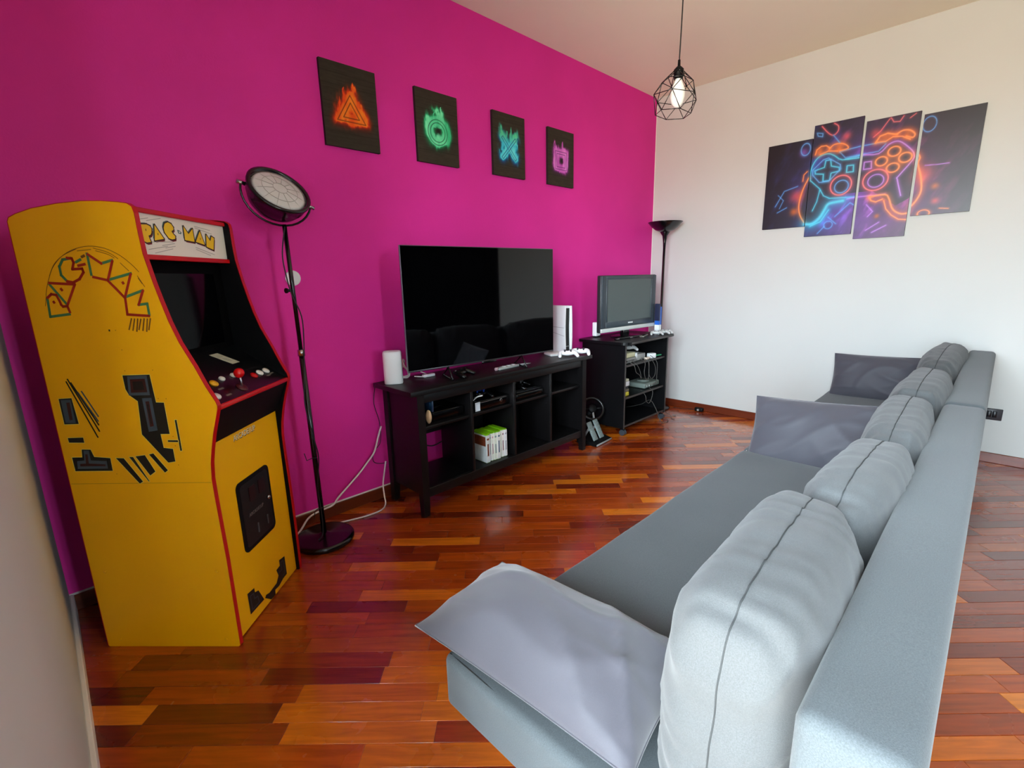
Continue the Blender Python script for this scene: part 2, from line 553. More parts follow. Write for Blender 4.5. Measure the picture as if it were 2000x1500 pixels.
# ------------------------------------------------------------------ flat print, in metres on its own panel
SIDE = (('r',((0.071,1.275),(0.086,1.286),(0.101,1.283),(0.107,1.266),(0.11,1.253),(0.115,1.247),(0.129,1.248),(0.133,1.229))),('g',((0.07,1.273),(0.066,1.216),(0.131,1.223))),('r',((0.088,1.32),(0.168,1.314),(0.132,1.254))),('g',((0.087,1.316),(0.127,1.256))),('g',((0.172,1.393),(0.146,1.389),(0.131,1.369),(0.131,1.343),(0.146,1.324))),('r',((0.146,1.324),(0.165,1.32),(0.187,1.33),(0.204,1.35),(0.202,1.361),(0.171,1.36),(0.179,1.379),(0.176,1.392),(0.161,1.394))),('g',((0.187,1.381),(0.202,1.388))),('r',((0.192,1.37),(0.213,1.374))),('b',((0.209,1.396),(0.216,1.399))),('g',((0.227,1.405),(0.227,1.342))),('r',((0.229,1.403),(0.266,1.375))),('g',((0.266,1.375),(0.302,1.384))),('r',((0.302,1.381),(0.277,1.326))),('r',((0.232,1.335),(0.276,1.324))),('g',((0.281,1.326),(0.353,1.343))),('r',((0.352,1.341),(0.321,1.273))),('r',((0.276,1.323),(0.318,1.271))),('g',((0.325,1.273),(0.381,1.291))),('r',((0.381,1.29),(0.359,1.247))),('g',((0.359,1.247),(0.387,1.25),(0.387,1.216))),('r',((0.386,1.212),(0.317,1.218),(0.32,1.267))),('r',((0.088,1.262),(0.089,1.26))),('r',((0.121,1.301),(0.123,1.298))),('r',((0.322,1.316),(0.323,1.314))))
ARCS = (((0.068,1.284),(0.078,1.31),(0.089,1.333),(0.109,1.366),(0.144,1.398),(0.188,1.419),(0.236,1.427),(0.285,1.42),(0.33,1.397),(0.363,1.367),(0.379,1.347)),((0.093,1.342),(0.116,1.376),(0.149,1.401),(0.196,1.42)),((0.198,1.414),(0.242,1.417)),((0.25,1.421),(0.294,1.407),(0.321,1.388)),((0.256,1.413),(0.293,1.401),(0.31,1.39)),((0.326,1.375),(0.348,1.351)),((0.372,1.335),(0.389,1.302)),((0.373,1.328),(0.383,1.311)),((0.058,1.25),(0.069,1.284)))
STREAK = (((0.327,1.204),(0.313,1.171)),((0.337,1.203),(0.325,1.168)),((0.347,1.203),(0.337,1.165)),((0.357,1.202),(0.345,1.17)),((0.368,1.203),(0.357,1.167)),((0.378,1.202),(0.369,1.164)),((0.388,1.203),(0.377,1.169)))
BLOCK = {'black':(((0.26,1.024),(0.352,1.025),(0.356,0.932),(0.382,0.931),(0.382,0.822),(0.351,0.822),(0.353,0.775),(0.384,0.771),(0.384,0.725),(0.358,0.721),(0.286,0.822),(0.294,0.936),(0.269,0.957),(0.261,0.977)),((0.029,0.949),(0.075,0.951),(0.08,0.861),(0.029,0.86)),((0.029,0.814),(0.084,0.815),(0.084,0.795),(0.03,0.796)),((0.028,0.745),(0.064,0.745),(0.068,0.773),(0.1,0.772),(0.107,0.746),(0.162,0.741),(0.161,0.694),(0.029,0.694)),((0.406,0.871),(0.414,0.872),(0.414,0.763),(0.406,0.762)),((0.37,0.802),(0.407,0.801),(0.407,0.793),(0.37,0.794)),((0.179,0.741),(0.208,0.74),(0.259,0.654),(0.245,0.646)),((0.226,0.744),(0.241,0.744),(0.282,0.655),(0.278,0.653)),((0.248,0.746),(0.283,0.75),(0.309,0.69),(0.287,0.675)),((0.296,0.752),(0.313,0.756),(0.353,0.694),(0.34,0.685))),'neon':(((0.276,1.02),(0.341,1.022),(0.34,0.956),(0.269,0.956)),((0.311,0.946),(0.343,0.947),(0.343,0.836),(0.312,0.831)),((0.036,0.944),(0.07,0.945),(0.07,0.865),(0.035,0.866)),((0.074,0.768),(0.093,0.768),(0.092,0.733),(0.147,0.73),(0.146,0.703),(0.04,0.703),(0.044,0.731),(0.07,0.733))),'red':(((0.283,1.01),(0.333,1.011),(0.333,0.966),(0.278,0.965)),((0.32,0.935),(0.333,0.936),(0.333,0.851),(0.32,0.848)),((0.053,0.935),(0.065,0.936),(0.062,0.876),(0.051,0.875)),((0.077,0.755),(0.086,0.755),(0.083,0.722),(0.14,0.718),(0.139,0.712),(0.051,0.712),(0.052,0.721),(0.073,0.722))),'core':(((0.29,1.002),(0.323,1.003),(0.324,0.974),(0.288,0.974)),((0.323,0.925),(0.328,0.925),(0.329,0.859),(0.324,0.858)))}
DIAG = (((0.075,1.013),(0.144,0.836)),((0.084,1.001),(0.146,0.858)),((0.1,0.968),(0.147,0.871)),((0.113,0.972),(0.151,0.887)),((0.069,1.005),(0.134,0.815)),((0.248,1.17),(0.248,1.168)))
DOTS = ((0.268,1.169),(0.276,1.106),(0.272,1.038),(0.364,1.039),(0.365,0.944),(0.391,0.943),(0.391,0.814),(0.393,0.781),(0.392,0.713),(0.172,0.683))
MLET = (((0.044,1.488),(0.054,1.493),(0.076,1.495),(0.09,1.491),(0.094,1.483),(0.091,1.471),(0.085,1.464),(0.076,1.461),(0.079,1.45),(0.082,1.442),(0.065,1.439),(0.055,1.442)),((0.11,1.497),(0.142,1.456),(0.1,1.448)),((0.157,1.506),(0.173,1.512),(0.187,1.508),(0.195,1.498),(0.194,1.49),(0.183,1.484),(0.19,1.475),(0.198,1.469),(0.195,1.46),(0.18,1.457),(0.166,1.46),(0.15,1.478),(0.149,1.492)),((0.246,1.506),(0.267,1.482),(0.292,1.502),(0.293,1.457),(0.244,1.46)),((0.331,1.498),(0.348,1.45),(0.3,1.458)),((0.365,1.488),(0.384,1.466),(0.395,1.484),(0.409,1.479),(0.396,1.435),(0.357,1.444)))
MDASH = ((0.212,1.492),(0.224,1.49),(0.232,1.484),(0.228,1.478),(0.215,1.48))
MDOT = ((0.069,1.478),(0.118,1.469),(0.327,1.47))
MLINE = (((0.049,1.508),(0.087,1.516)),((0.079,1.507),(0.142,1.521)),((0.081,1.442),(0.183,1.449)),((0.068,1.418),(0.154,1.433)),((0.093,1.408),(0.177,1.426)),((0.305,1.512),(0.391,1.506)),((0.306,1.507),(0.398,1.493)),((0.295,1.438),(0.398,1.417)),((0.296,1.431),(0.374,1.413)),((0.13,1.434),(0.189,1.444)),((0.143,1.427),(0.19,1.435)))
DOOR = ((0.133,0.553),(0.153,0.573),(0.322,0.574),(0.349,0.556),(0.358,0.317),(0.35,0.298),(0.327,0.288),(0.252,0.295),(0.171,0.294),(0.146,0.306),(0.137,0.326))
DOORX = ((0.318,0.425),(0.192,0.427),(0.281,0.429),(0.245,0.359),(0.246,0.318),(0.308,0.358),(0.312,0.318),(0.235,0.513),(0.249,0.482),(0.287,0.51),(0.299,0.48))
FBLACK = (((0.107,0.14),(0.153,0.134),(0.154,0.114),(0.177,0.106),(0.205,0.044),(0.108,0.049)),((0.347,0.131),(0.392,0.123),(0.392,0.035),(0.358,0.034),(0.321,0.024),(0.289,0.028),(0.286,0.006),(0.252,0.009),(0.212,0.045),(0.222,0.053),(0.246,0.045),(0.305,0.048),(0.327,0.071),(0.316,0.103),(0.347,0.105)))
FNEON = (((0.122,0.12),(0.144,0.116),(0.145,0.092),(0.167,0.087),(0.171,0.057),(0.123,0.059),(0.122,0.12)),((0.356,0.115),(0.377,0.111),(0.38,0.051),(0.359,0.049)),((0.356,0.115),(0.358,0.079),(0.327,0.08)))
FTXT = ((0.162,0.74),(0.317,0.751),(0.164,0.755),(0.306,0.736))
MURAL = {'L':(('c',4,((1.089,2.116),(1.058,2.117),(1.049,2.071),(0.997,2.053),(0.993,2.028),(1.046,2.021),(1.051,1.97),(1.094,1.969),(1.096,2.021),(1.15,2.031),(1.156,2.055),(1.094,2.069),(1.089,2.116))),('b',3,((1.074,2.132),(0.993,2.073),(0.986,2.04),(1.057,1.964),(1.118,1.965),(1.168,2.025),(1.17,2.062),(1.107,2.124),(1.074,2.132))),('c',4,((0.948,2.056),(0.908,2.054),(0.905,2.009),(0.947,2.01),(0.948,2.056))),('c',4,((1.183,1.999),(1.185,2.051),(1.167,2.114),(1.13,2.155),(1.077,2.162),(1.036,2.141),(0.983,2.103),(0.873,2.099),(0.967,2.104),(0.856,2.114))),('b',3,((1.006,2.162),(0.955,2.168),(0.86,2.178),(0.86,2.176),(0.733,2.178))),('b',2,((1.006,2.162),(0.965,2.114),(0.875,2.119),(0.768,2.121),(0.732,2.162))),('p',4,((0.856,2.114),(0.766,2.105),(0.714,2.155),(0.675,2.168),(0.64,2.154),(0.584,2.098),(0.565,2.062),(0.57,2.027),(0.636,1.934),(0.639,1.916),(0.607,1.804))),('c',3,((1.183,1.991),(1.11,1.918),(1.08,1.864),(1.038,1.84),(0.875,1.83))),('p',3,((0.925,1.822),(0.862,1.827),(0.698,1.826))),('o',6,((0.787,1.817),(0.698,1.823),(0.671,1.792),(0.65,1.734),(0.626,1.701),(0.589,1.681),(0.553,1.682))),('o',4,((0.699,1.781),(0.681,1.724),(0.646,1.679),(0.602,1.646),(0.55,1.638))),('o',5,((0.786,1.813),(0.775,1.791),(0.746,1.779),(0.709,1.793))),('c',3,((1.109,1.906),(1.121,1.826),(1.145,1.761))),('o',5,((1.193,2.008),(1.22,1.944),(1.238,1.871),(1.243,1.802),(1.229,1.739),(1.195,1.678))),('c',14,((1.19,1.666),(1.137,1.665),(1.092,1.702),(1.063,1.759),(1.043,1.798),(1.001,1.808),(0.949,1.812))),('c',4,((1.149,1.647),(1.082,1.675),(1.036,1.756))),('o',6,((0.545,2.065),(0.531,2.036),(0.537,1.999),(0.511,1.91),(0.499,1.823),(0.516,1.765),(0.539,1.728))),('o',5,((1.164,2.17),(1.157,2.203),(1.13,2.223),(1.097,2.222),(1.071,2.201))),('o',5,((1.074,2.194),(1.05,2.218),(1.005,2.22),(0.968,2.202),(0.955,2.177),(1.006,2.17))),('o',5,((1.131,2.166),(1.079,2.181),(1.019,2.17))),('o',6,((0.792,2.181),(0.77,2.22),(0.728,2.23),(0.675,2.212))),('o',6,((0.673,2.216),(0.644,2.231),(0.605,2.224),(0.577,2.196),(0.585,2.175),(0.622,2.189))),('o',4,((0.786,2.183),(0.734,2.179),(0.696,2.201),(0.645,2.194),(0.598,2.165))),('o',3,((1.232,1.991),(1.229,2.036),(1.207,2.058))),('r',3,((1.138,2.363),(1.092,2.308),(1.057,2.286),(1.031,2.309),(1.032,2.344),(1.059,2.367))),('b',2,((1.057,2.286),(1.013,2.228))),('b',3,((1.166,2.323),(1.128,2.312),(1.128,2.29),(1.158,2.3),(1.166,2.323))),('b',2,((0.99,1.703),(0.902,1.792),(0.878,1.775))),('b',2,((1.034,1.704),(0.978,1.65))),('b',2,((1.094,1.588),(1.063,1.624),(1.051,1.638))),('b',2,((1.416,1.822),(1.358,1.933),(1.265,1.958))),('b',2,((1.397,1.773),(1.331,1.805))),('b',1.5,((1.401,1.907),(1.359,1.863),(1.384,1.803))),('r',2,((0.808,2.221),(0.771,2.253),(0.742,2.299),(0.727,2.322))),('r',2,((0.72,2.327),(0.702,2.297),(0.668,2.293),(0.65,2.324))),('r',2,((0.614,2.303),(0.585,2.324))),('p',2,((0.785,1.586),(0.712,1.636))),('p',2,((0.747,1.568),(0.668,1.611))),('p',2,((0.799,1.766),(0.757,1.715),(0.784,1.682))),('p',1.5,((0.497,1.982),(0.437,1.978),(0.375,1.977))),('o',2,((0.39,1.696),(0.343,1.689))),('p',4,((0.844,2.062),(0.802,2.061),(0.798,2.013),(0.844,2.013),(0.844,2.062)))),'E':(('r',5,0.974,1.925,95,88),('b',3,0.969,1.915,62,56),('o',6,0.677,2.104,50,40),('o',6,0.611,2.053,50,40),('o',6,0.744,2.051,48,38),('o',6,0.674,1.997,50,38),('r',5,0.765,1.93,105,90),('p',3,0.762,1.924,66,55),('b',2,1.028,1.646,40,35),('b',3,1.233,2.221,45,55),('b',2,0.506,2.24,50,60),('o',3,0.469,1.67,45,30)),'B':(('o',1.133,2.188,0.03),('o',1.009,2.192,0.035),('o',0.736,2.2,0.04),('o',0.613,2.204,0.03),('r',1.265,1.882,0.05),('o',1.276,1.768,0.03),('r',0.972,2.262,0.03),('r',0.504,1.928,0.06),('o',0.43,1.842,0.02),('r',0.418,1.747,0.02),('o',0.729,1.68,0.015),('p',1.245,2.201,0.03),('r',0.799,2.246,0.03))}

# ------------------------------------------------------------------ arcade cabinet
yellow = mat('yellow_printed_panel', '#f7b203', 0.38, spec=0.4, var=0.03, vs=3)
red_trim = mat('red_edge_moulding', '#c20a10', 0.3, var=0.05)
ink = [mat('print_red', '#a81a08', 0.45), mat('print_green', '#3f7a4c', 0.45), mat('print_brown', '#7a4a0c', 0.5), mat('print_black', '#0b0b0a', 0.45),
       mat('print_slate', '#3c4c58', 0.45), mat('print_maroon', '#3a0d0c', 0.45), mat('print_cream', '#e9d96a', 0.45)]
acab = thing('arcade_cabinet', 'yellow arcade cabinet with black screen and red edging beside the left wall', 'arcade cabinet', (-0.017, 2.16, 0), math.radians(-46.2))
AW, TH = 0.492, 0.016
PROF = [(0.004, 0.0), (0.492, 0.0), (0.499, 0.006), (0.501, 0.36), (0.497, 0.60), (0.497, 0.66), (0.503, 0.717), (0.514, 0.768), (0.528, 0.821), (0.546, 0.876),
        (0.556, 0.906), (0.557, 0.916), (0.553, 0.930), (0.529, 0.978), (0.502, 1.046), (0.466, 1.125), (0.445, 1.19), (0.429, 1.255), (0.417, 1.31), (0.408, 1.36), (0.401, 1.40),
        (0.398, 1.46), (0.397, 1.52), (0.393, 1.538), (0.380, 1.547), (0.354, 1.551), (0.300, 1.556), (0.24, 1.557), (0.164, 1.552), (0.081, 1.540), (0.03, 1.526), (0.006, 1.516), (0.0, 1.505), (0.0, 0.004)]
def side_fr(u, v, w): return (u, w, v)
def edge_moulding(y0, y1, parent):
    n = len(PROF)
    V, F = [], []
    for i, (u, v) in enumerate(PROF):
        a = Vector(PROF[i - 1]); b = Vector(PROF[(i + 1) % n])
        t = (b - a).normalized()
        nx, nz = t.y, -t.x
        e = 0.002
        V += [(u, y0, v), (u + nx * e, y0, v + nz * e), (u + nx * e, y1, v + nz * e), (u, y1, v)]
    for i in range(n):
        j = (i + 1) % n
        for k in range(3):
            F.append((4 * i + k, 4 * j + k, 4 * j + k + 1, 4 * i + k + 1))
    MB().add(V, F).build('edge_moulding', red_trim, parent)
for k, y0 in enumerate((0.0, AW - TH)):
    mbp = MB().prism(PROF, side_fr, y0, y0 + TH)
    sp = mbp.build('side_panel', [yellow, mat('dull_black_laminate', '#060607', 0.65, spec=0.12, var=0.05)], acab)
    for p in sp.data.polygons:          # the faces turned to the inside are black laminate
        inner = (p.normal.y > 0.9 and k == 0) or (p.normal.y < -0.9 and k == 1)
        p.material_index = 1 if inner else 0
    edge_moulding(y0 - 0.0005, y0 + TH + 0.0005, sp)
    if k == 0:
        art = MB()
        lift = -0.0006
        for c, pts in SIDE: stroke(art, pts, 0.0080, side_fr, lift - (0.0002 if c == 'r' else 0), {'r': 0, 'g': 1, 'b': 2}[c])
        for pts in ARCS: stroke(art, [tuple(p[:2]) for p in catmull([(*q, 0) for q in pts], 4)], 0.0018, side_fr, lift, 2)
        for pts in STREAK: stroke(art, pts, 0.0045, side_fr, lift, 2)
        for p in BLOCK['black']:
            n = len(p)
            art.add([side_fr(u, v, lift) for u, v in p], [tuple(range(n))], 3)
            stroke(art, [(u, v) for u, v in p] + [p[0]], 0.0016, side_fr, lift - 0.0001, 6)
        for key, mi, dl in (('neon', 4, 0.0003), ('red', 5, 0.0004), ('core', 3, 0.0005)):
            for p in BLOCK[key]:
                art.add([side_fr(u, v, lift - dl) for u, v in p], [tuple(range(len(p)))], mi)
        for i, pts in enumerate(DIAG): stroke(art, pts, 0.005, side_fr, lift, 4 if i in (2, 3) else 3)
        for (u, v) in DOTS: stroke(art, [(u - 0.0006, v), (u + 0.0006, v)], 0.002, side_fr, lift, 2)
        ao = art.build('side_print', ink, sp)
        ao['label'] = 'printed arched lettering and black maze pieces'
        for (u, v) in ((0.05, 0.31), (0.46, 0.31), (0.05, 0.03), (0.45, 0.03)):
            MB().lathe([(0.0, 0.0012), (0.004, 0.001), (0.006, 0.0)], n=10, M=Matrix.Rotation(math.pi / 2, 4, 'X'), c=(u, 0, v)).build('screw_cap', yellow, sp)
        MB().box(0.004, 0.494, -0.0004, 0, 0.6475, 0.649).build('panel_seam', mat('amber_seam', '#b8860b', 0.5), sp)

yi0, yi1 = TH, AW - TH
# rear, top and base panels
MB().box(0.004, 0.016, yi0, yi1, 0.01, 1.50).build('back_panel', black_matt, acab)
tp = MB()
pl_ = [(0.016, 1.508), (0.081, 1.530), (0.164, 1.542), (0.24, 1.547), (0.300, 1.546), (0.375, 1.540), (0.375, 1.530), (0.24, 1.535), (0.081, 1.520), (0.016, 1.498)]
tp.prism(pl_, side_fr, yi0, yi1)
tp.build('top_panel', yellow, acab)
MB().box(0.02, 0.47, yi0, yi1, 0.012, 0.028).build('base_panel', black_matt, acab)
# marquee
marq_m = mat('marquee_white_acrylic', '#efeadb', 0.3, var=0.03)
mq = MB().box(0.362, 0.370, yi0, yi1, 1.402, 1.528).build('marquee', marq_m, acab)
MB().rbox(0.362, 0.380, yi0, yi1, 1.528, 1.543, 0.002, 1, sm=False).build('marquee_rail', red_trim, mq)
MB().rbox(0.362, 0.380, yi0, yi1, 1.386, 1.402, 0.002, 1, sm=False).build('marquee_rail', red_trim, mq)
def mq_fr(u, v, w): return (0.370 + w, u, v)
mp_ = MB()
mi_yel, mi_dark, mi_red, mi_teal, mi_line = 0, 1, 2, 3, 4
for p in MLET:
    n = len(p)
    mp_.add([mq_fr(u + 0.005, v - 0.007, 0.0005) for u, v in p], [tuple(range(n))], mi_red)
    mp_.add([mq_fr(u - 0.006, v + 0.005, 0.0006) for u, v in p], [tuple(range(n))], mi_teal)
    stroke(mp_, [tuple(q) for q in p] + [tuple(p[0])], 0.0085, mq_fr, 0.0008, mi_dark)
    mp_.add([mq_fr(u, v, 0.0010) for u, v in p], [tuple(range(n))], mi_yel)
mp_.add([mq_fr(u, v, 0.0008) for u, v in MDASH], [tuple(range(len(MDASH)))], mi_teal)
cxm = sum(p[0] for p in MDASH) / len(MDASH); czm = sum(p[1] for p in MDASH) / len(MDASH)
mp_.add([mq_fr(cxm + (u - cxm) * 0.45, czm + (v - czm) * 0.45, 0.001) for u, v in MDASH], [tuple(range(len(MDASH)))], 5)
for u, v in MDOT: stroke(mp_, [(u, v - 0.002), (u, v + 0.002)], 0.003, mq_fr, 0.0013, mi_dark)
for p in MLINE: stroke(mp_, p, 0.0022, mq_fr, 0.0006, mi_line)
mo = mp_.build('marquee_lettering', [mat('print_yellow', '#f2c307', 0.4), mat('print_outline_brown', '#3a2018', 0.45), mat('print_crimson', '#7d0c10', 0.45), mat('print_teal', '#4d7a72', 0.45), mat('print_grey_lines', '#b4b0a4', 0.5), marq_m], mq)
mo['label'] = 'yellow block lettering with dark outline'
# screen bay: sloping control deck, screen, bezel
bez = MB()
def deck(d): return 0.908 + (0.553 - d) * 0.70
bez.prism([(0.345, deck(0.345)), (0.335, 1.386), (0.325, 1.386), (0.333, deck(0.345) - 0.01)], side_fr, yi0, yi1)
void_black = mat('dull_black_bezel', '#040405', 0.7, spec=0.06, var=0.05)
bz = bez.build('screen_bezel', void_black, acab)
scr = MB()
scr.prism([(0.3452, 1.075), (0.338, 1.345), (0.3375, 1.345), (0.3440, 1.075)], side_fr, 0.07, AW - 0.07)
scr.build('screen', mat('dark_arcade_glass', '#020203', 0.08, spec=0.25, var=0.0), bz)
cpd = MB().prism([(0.553, 0.908), (0.345, deck(0.345)), (0.333, deck(0.345) - 0.010), (0.545, 0.896)], side_fr, yi0, yi1).build('control_panel', mat('black_printed_deck', '#090a0c', 0.28, var=0.1), acab)
MB().rbox(0.545, 0.5565, yi0, yi1, 0.897, 0.914, 0.003, 2).build('deck_edge_rail', red_trim, cpd)
DN = Vector((0.7, 0, 1)).normalized()
DM = DN.to_track_quat('Z', 'Y').to_matrix().to_4x4()
def deck_pt(d, y, h=0.0): return Vector((d, y, deck(d))) + DN * h
def cp_fr(u, v, w): return tuple(deck_pt(u, v, w))
lineg = mat('print_deck_lines', '#3a3d3c', 0.45)
dl = MB()
stroke(dl, [(0.462, 0.03), (0.462, 0.40), (0.47, 0.43), (0.535, 0.465)], 0.0016, cp_fr, 0.0006, 0)
for (d, y) in ((0.527, 0.115), (0.512, 0.41), (0.508, 0.44), (0.498, 0.12)): stroke(dl, [(d, y - 0.012), (d, y + 0.012)], 0.006, cp_fr, 0.0006, 1)
dl.build('deck_print', [lineg, mat('print_deck_grey', '#6d675c', 0.5)], cpd)
stk = MB()
q = [(0.362, 0.285), (0.362, 0.335), (0.422, 0.374), (0.422, 0.326)]
stk.add([cp_fr(u, v, 0.0008) for u, v in q] + [cp_fr(u, v, 0.0002) for u, v in q], [(0, 1, 2, 3), (0, 4, 5, 1), (1, 5, 6, 2), (2, 6, 7, 3), (3, 7, 4, 0)])
so = stk.build('paper_sticker', mat('beige_sticker_paper', '#b9b59c', 0.6), cpd)
sk2 = MB()
for t in (0.25, 0.45, 0.52, 0.6, 0.68): stroke(sk2, [(0.364 + 0.058 * t, 0.298 + 0.04 * t), (0.364 + 0.058 * t + 0.004, 0.322 + 0.04 * t)], 0.0015, cp_fr, 0.0011, 0)
sk2.build('sticker_print', mat('print_faint_grey', '#7f7b6c', 0.6), so)
def button(d, y, r, m, h=0.008):
    bt = MB().lathe([(r, 0), (r, h * 0.5), (r * 0.9, h * 0.8), (r * 0.72, h * 0.7), (r * 0.70, h), (0.0, h * 1.1)], c=deck_pt(d, y), n=20, M=DM)
    bt.build('button', m, cpd)
btn_w, btn_r = mat('button_white', '#e9e4da', 0.3), mat('button_red', '#c60b10', 0.25)
button(0.473, 0.122, 0.0155, mat('button_amber', '#f0a80a', 0.3))
button(0.466, 0.180, 0.0115, btn_w); button(0.467, 0.246, 0.0115, btn_w)
button(0.494, 0.336, 0.0150, btn_r); button(0.491, 0.382, 0.0150, btn_w); button(0.492, 0.427, 0.0150, btn_w)
button(0.518, 0.060, 0.0150, btn_w)
js = MB().lathe([(0.022, 0), (0.021, 0.004), (0.012, 0.007), (0.010, 0.007)], c=deck_pt(0.520, 0.206), n=20, M=DM).build('joystick', mat('joystick_dust_washer', '#4a0a10', 0.4), cpd)
pj = deck_pt(0.520, 0.206, 0.004); pk = Vector((0.513, 0.212, 0.985))
MB().cyl(pj, pk, 0.0042, n=12).build('joystick_shaft', chrome, js)
MB().sphere(pk, 0.0185).build('joystick_ball', mat('joystick_ball_red', '#d00a0c', 0.15), js)
# front: black apron, yellow coin panel
MB().prism([(0.545, 0.897), (0.535, 0.897), (0.480, 0.770), (0.490, 0.770)], side_fr, yi0, yi1).build('front_apron', black_matt, acab)
fpn = MB().box(0.470, 0.482, yi0, yi1, 0.006, 0.772).build('front_panel', yellow, acab)
def f_fr(u, v, w): return (0.482 + w, u, v)
fa = MB()
for p in FBLACK: fa.add([f_fr(u, v, 0.0006) for u, v in p], [tuple(range(len(p)))], 0)
for p in FNEON: stroke(fa, p, 0.004, f_fr, 0.0009, 1)
fa.build('front_print', [ink[3], ink[4]], fpn)
door = MB()
def rrect(y0, y1, z0, z1, r, n=5):
    P = []
    for (cx, cz, a0) in ((y1 - r, z1 - r, 0), (y0 + r, z1 - r, 90), (y0 + r, z0 + r, 180), (y1 - r, z0 + r, 270)):
        for k in range(n + 1):
            a = math.radians(a0 + 90 * k / n)
            P.append((cx + r * math.cos(a), cz + r * math.sin(a)))
    return P
door.prism(rrect(0.134, 0.357, 0.290, 0.575, 0.024), f_fr, 0.0, 0.004)
dr = door.build('coin_door', black_matt, fpn)
MB().prism(rrect(0.150, 0.341, 0.306, 0.559, 0.016), f_fr, 0.004, 0.0055).build('door_plate', mat('coin_door_plate', '#111114', 0.35), dr)
for (y, z) in ((0.222, 0.505), (0.288, 0.508)):
    MB().prism(rrect(y - 0.022, y + 0.022, z - 0.03, z + 0.03, 0.006), f_fr, 0.0055, 0.0085).build('reject_button', mat('dark_maroon_lens', '#24090f', 0.3), dr)
for (y, z) in ((0.232, 0.352), (0.302, 0.352)):
    MB().prism(rrect(y - 0.004, y + 0.004, z - 0.020, z + 0.020, 0.003), f_fr, 0.0055, 0.0075).build('coin_slot', mat('slot_grey', '#4c4c50', 0.4), dr)
MB().lathe([(0.009, 0), (0.009, 0.006), (0.006, 0.010), (0.0, 0.011)], c=f_fr(0.322, 0.440, 0.0055), n=16, M=Matrix.Rotation(math.pi / 2, 4, 'Y')).build('lock', chrome, dr)
def text_mesh(txt, size, M, m, parent, name, extrude=0.0003):
    cu = bpy.data.curves.new(name, 'FONT')
    cu.body = txt
    cu.size = size
    cu.extrude = extrude
    cu.resolution_u = 2
    cu.align_x = 'CENTER'
    to = bpy.data.objects.new(name + '_tmp', cu)
    COL.objects.link(to)
    dg = bpy.context.evaluated_depsgraph_get()
    me = bpy.data.meshes.new_from_object(to.evaluated_get(dg))
    bpy.data.objects.remove(to, do_unlink=True)
    me.transform(M)
    me.materials.clear()
    me.materials.append(m)
    me.name = name
    o = bpy.data.objects.new(name, me)
    COL.objects.link(o)
    o.parent = parent
    return o
FRONTM = Matrix(((0, 0, 1, 0), (1, 0, 0, 0), (0, 1, 0, 0), (0, 0, 0, 1)))     # text plane -> y,z facing +x
def at_front(y, z, w, sx=1.0): return Matrix.Translation((0.482 + w, y, z)) @ FRONTM @ Matrix.Diagonal((sx, 1, 1, 1))
text_mesh('ARCADE1UP', 0.030, at_front(0.241, 0.733, 0.0005, 0.86), ink[3], fpn, 'logo_shadow')
text_mesh('ARCADE1UP', 0.030, at_front(0.239, 0.736, 0.0012, 0.86), mat('print_logo_cream', '#efe2c4', 0.4), fpn, 'logo_lettering')
text_mesh('ARCADE1UP', 0.020, at_front(0.236, 0.420, 0.0058, 0.9), mat('print_door_text', '#6c5f5c', 0.4), dr, 'door_lettering')

# ------------------------------------------------------------------ spotlight floor lamp
lamp = thing('floor_lamp', 'black floor lamp with tilted round spotlight head beside the arcade cabinet', 'lamp', (0.866, 2.300, 0))
MB().lathe([(0.0, 0.0), (0.142, 0.0), (0.146, 0.006), (0.146, 0.020), (0.140, 0.028), (0.128, 0.031), (0.030, 0.036), (0.018, 0.044), (0.0, 0.046)], n=40).build('base', black_metal, lamp)
MB().cyl((0, 0, 0.040), (-0.006, 0.004, 0.98), 0.0125, n=16).build('lower_pole', black_metal, lamp)
MB().cyl((-0.006, 0.004, 0.965), (-0.0062, 0.0041, 0.995), 0.0165, n=16).build('pole_collar', chrome, lamp)
MB().cyl((-0.006, 0.004, 0.98), (-0.012, 0.008, 1.560), 0.0095, n=16).build('upper_pole', black_metal, lamp)
MB().cyl((-0.010, 0.006, 1.27), (-0.040, -0.006, 1.27), 0.007, n=10).cyl((-0.040, -0.006, 1.27), (-0.046, -0.008, 1.27), 0.012, n=12).build('height_knob', black_matt, lamp)
HC = Vector((-0.022, 0.012, 1.690))                       # lens centre region
toC = (Vector((0, 0, 1.3)) - (Vector((0.866, 2.300, 0)) + HC)).normalized()
vr = toC.cross(Vector((0, 0, 1))).normalized() * -1       # to the viewer's right
vu = vr.cross(toC) * -1
if vu.z < 0: vu = -vu
ax = (toC * 0.56 + (vr * 0.47 + vu * 0.88).normalized() * 0.83).normalized()
HM = ax.to_track_quat('Z', 'Y').to_matrix().to_4x4()
head = MB().lathe([(0.0, -0.118), (0.030, -0.116), (0.070, -0.098), (0.104, -0.066), (0.124, -0.026), (0.131, 0.010), (0.134, 0.012), (0.134, 0.024), (0.124, 0.027), (0.118, 0.022), (0.116, 0.006)], c=HC, n=40, M=HM).build('lamp_head', black_metal, lamp)
MB().lathe([(0.118, 0.010), (0.110, -0.004), (0.090, -0.022), (0.050, -0.048), (0.020, -0.058), (0.0, -0.060)], c=HC, n=36, M=HM).build('reflector', mat('hammered_reflector', '#f0eee8', 0.4, metal=0.5, var=0.12, vs=25), head)
MB().sphere(HC - ax * 0.032, 0.020).build('bulb', white_pl, head)
gl = MB().lathe([(0.117, 0.016), (0.100, 0.0215), (0.060, 0.028), (0.0, 0.031), (0.0, 0.029), (0.060, 0.026), (0.100, 0.0195), (0.117, 0.014)], c=HC, n=36, M=HM)
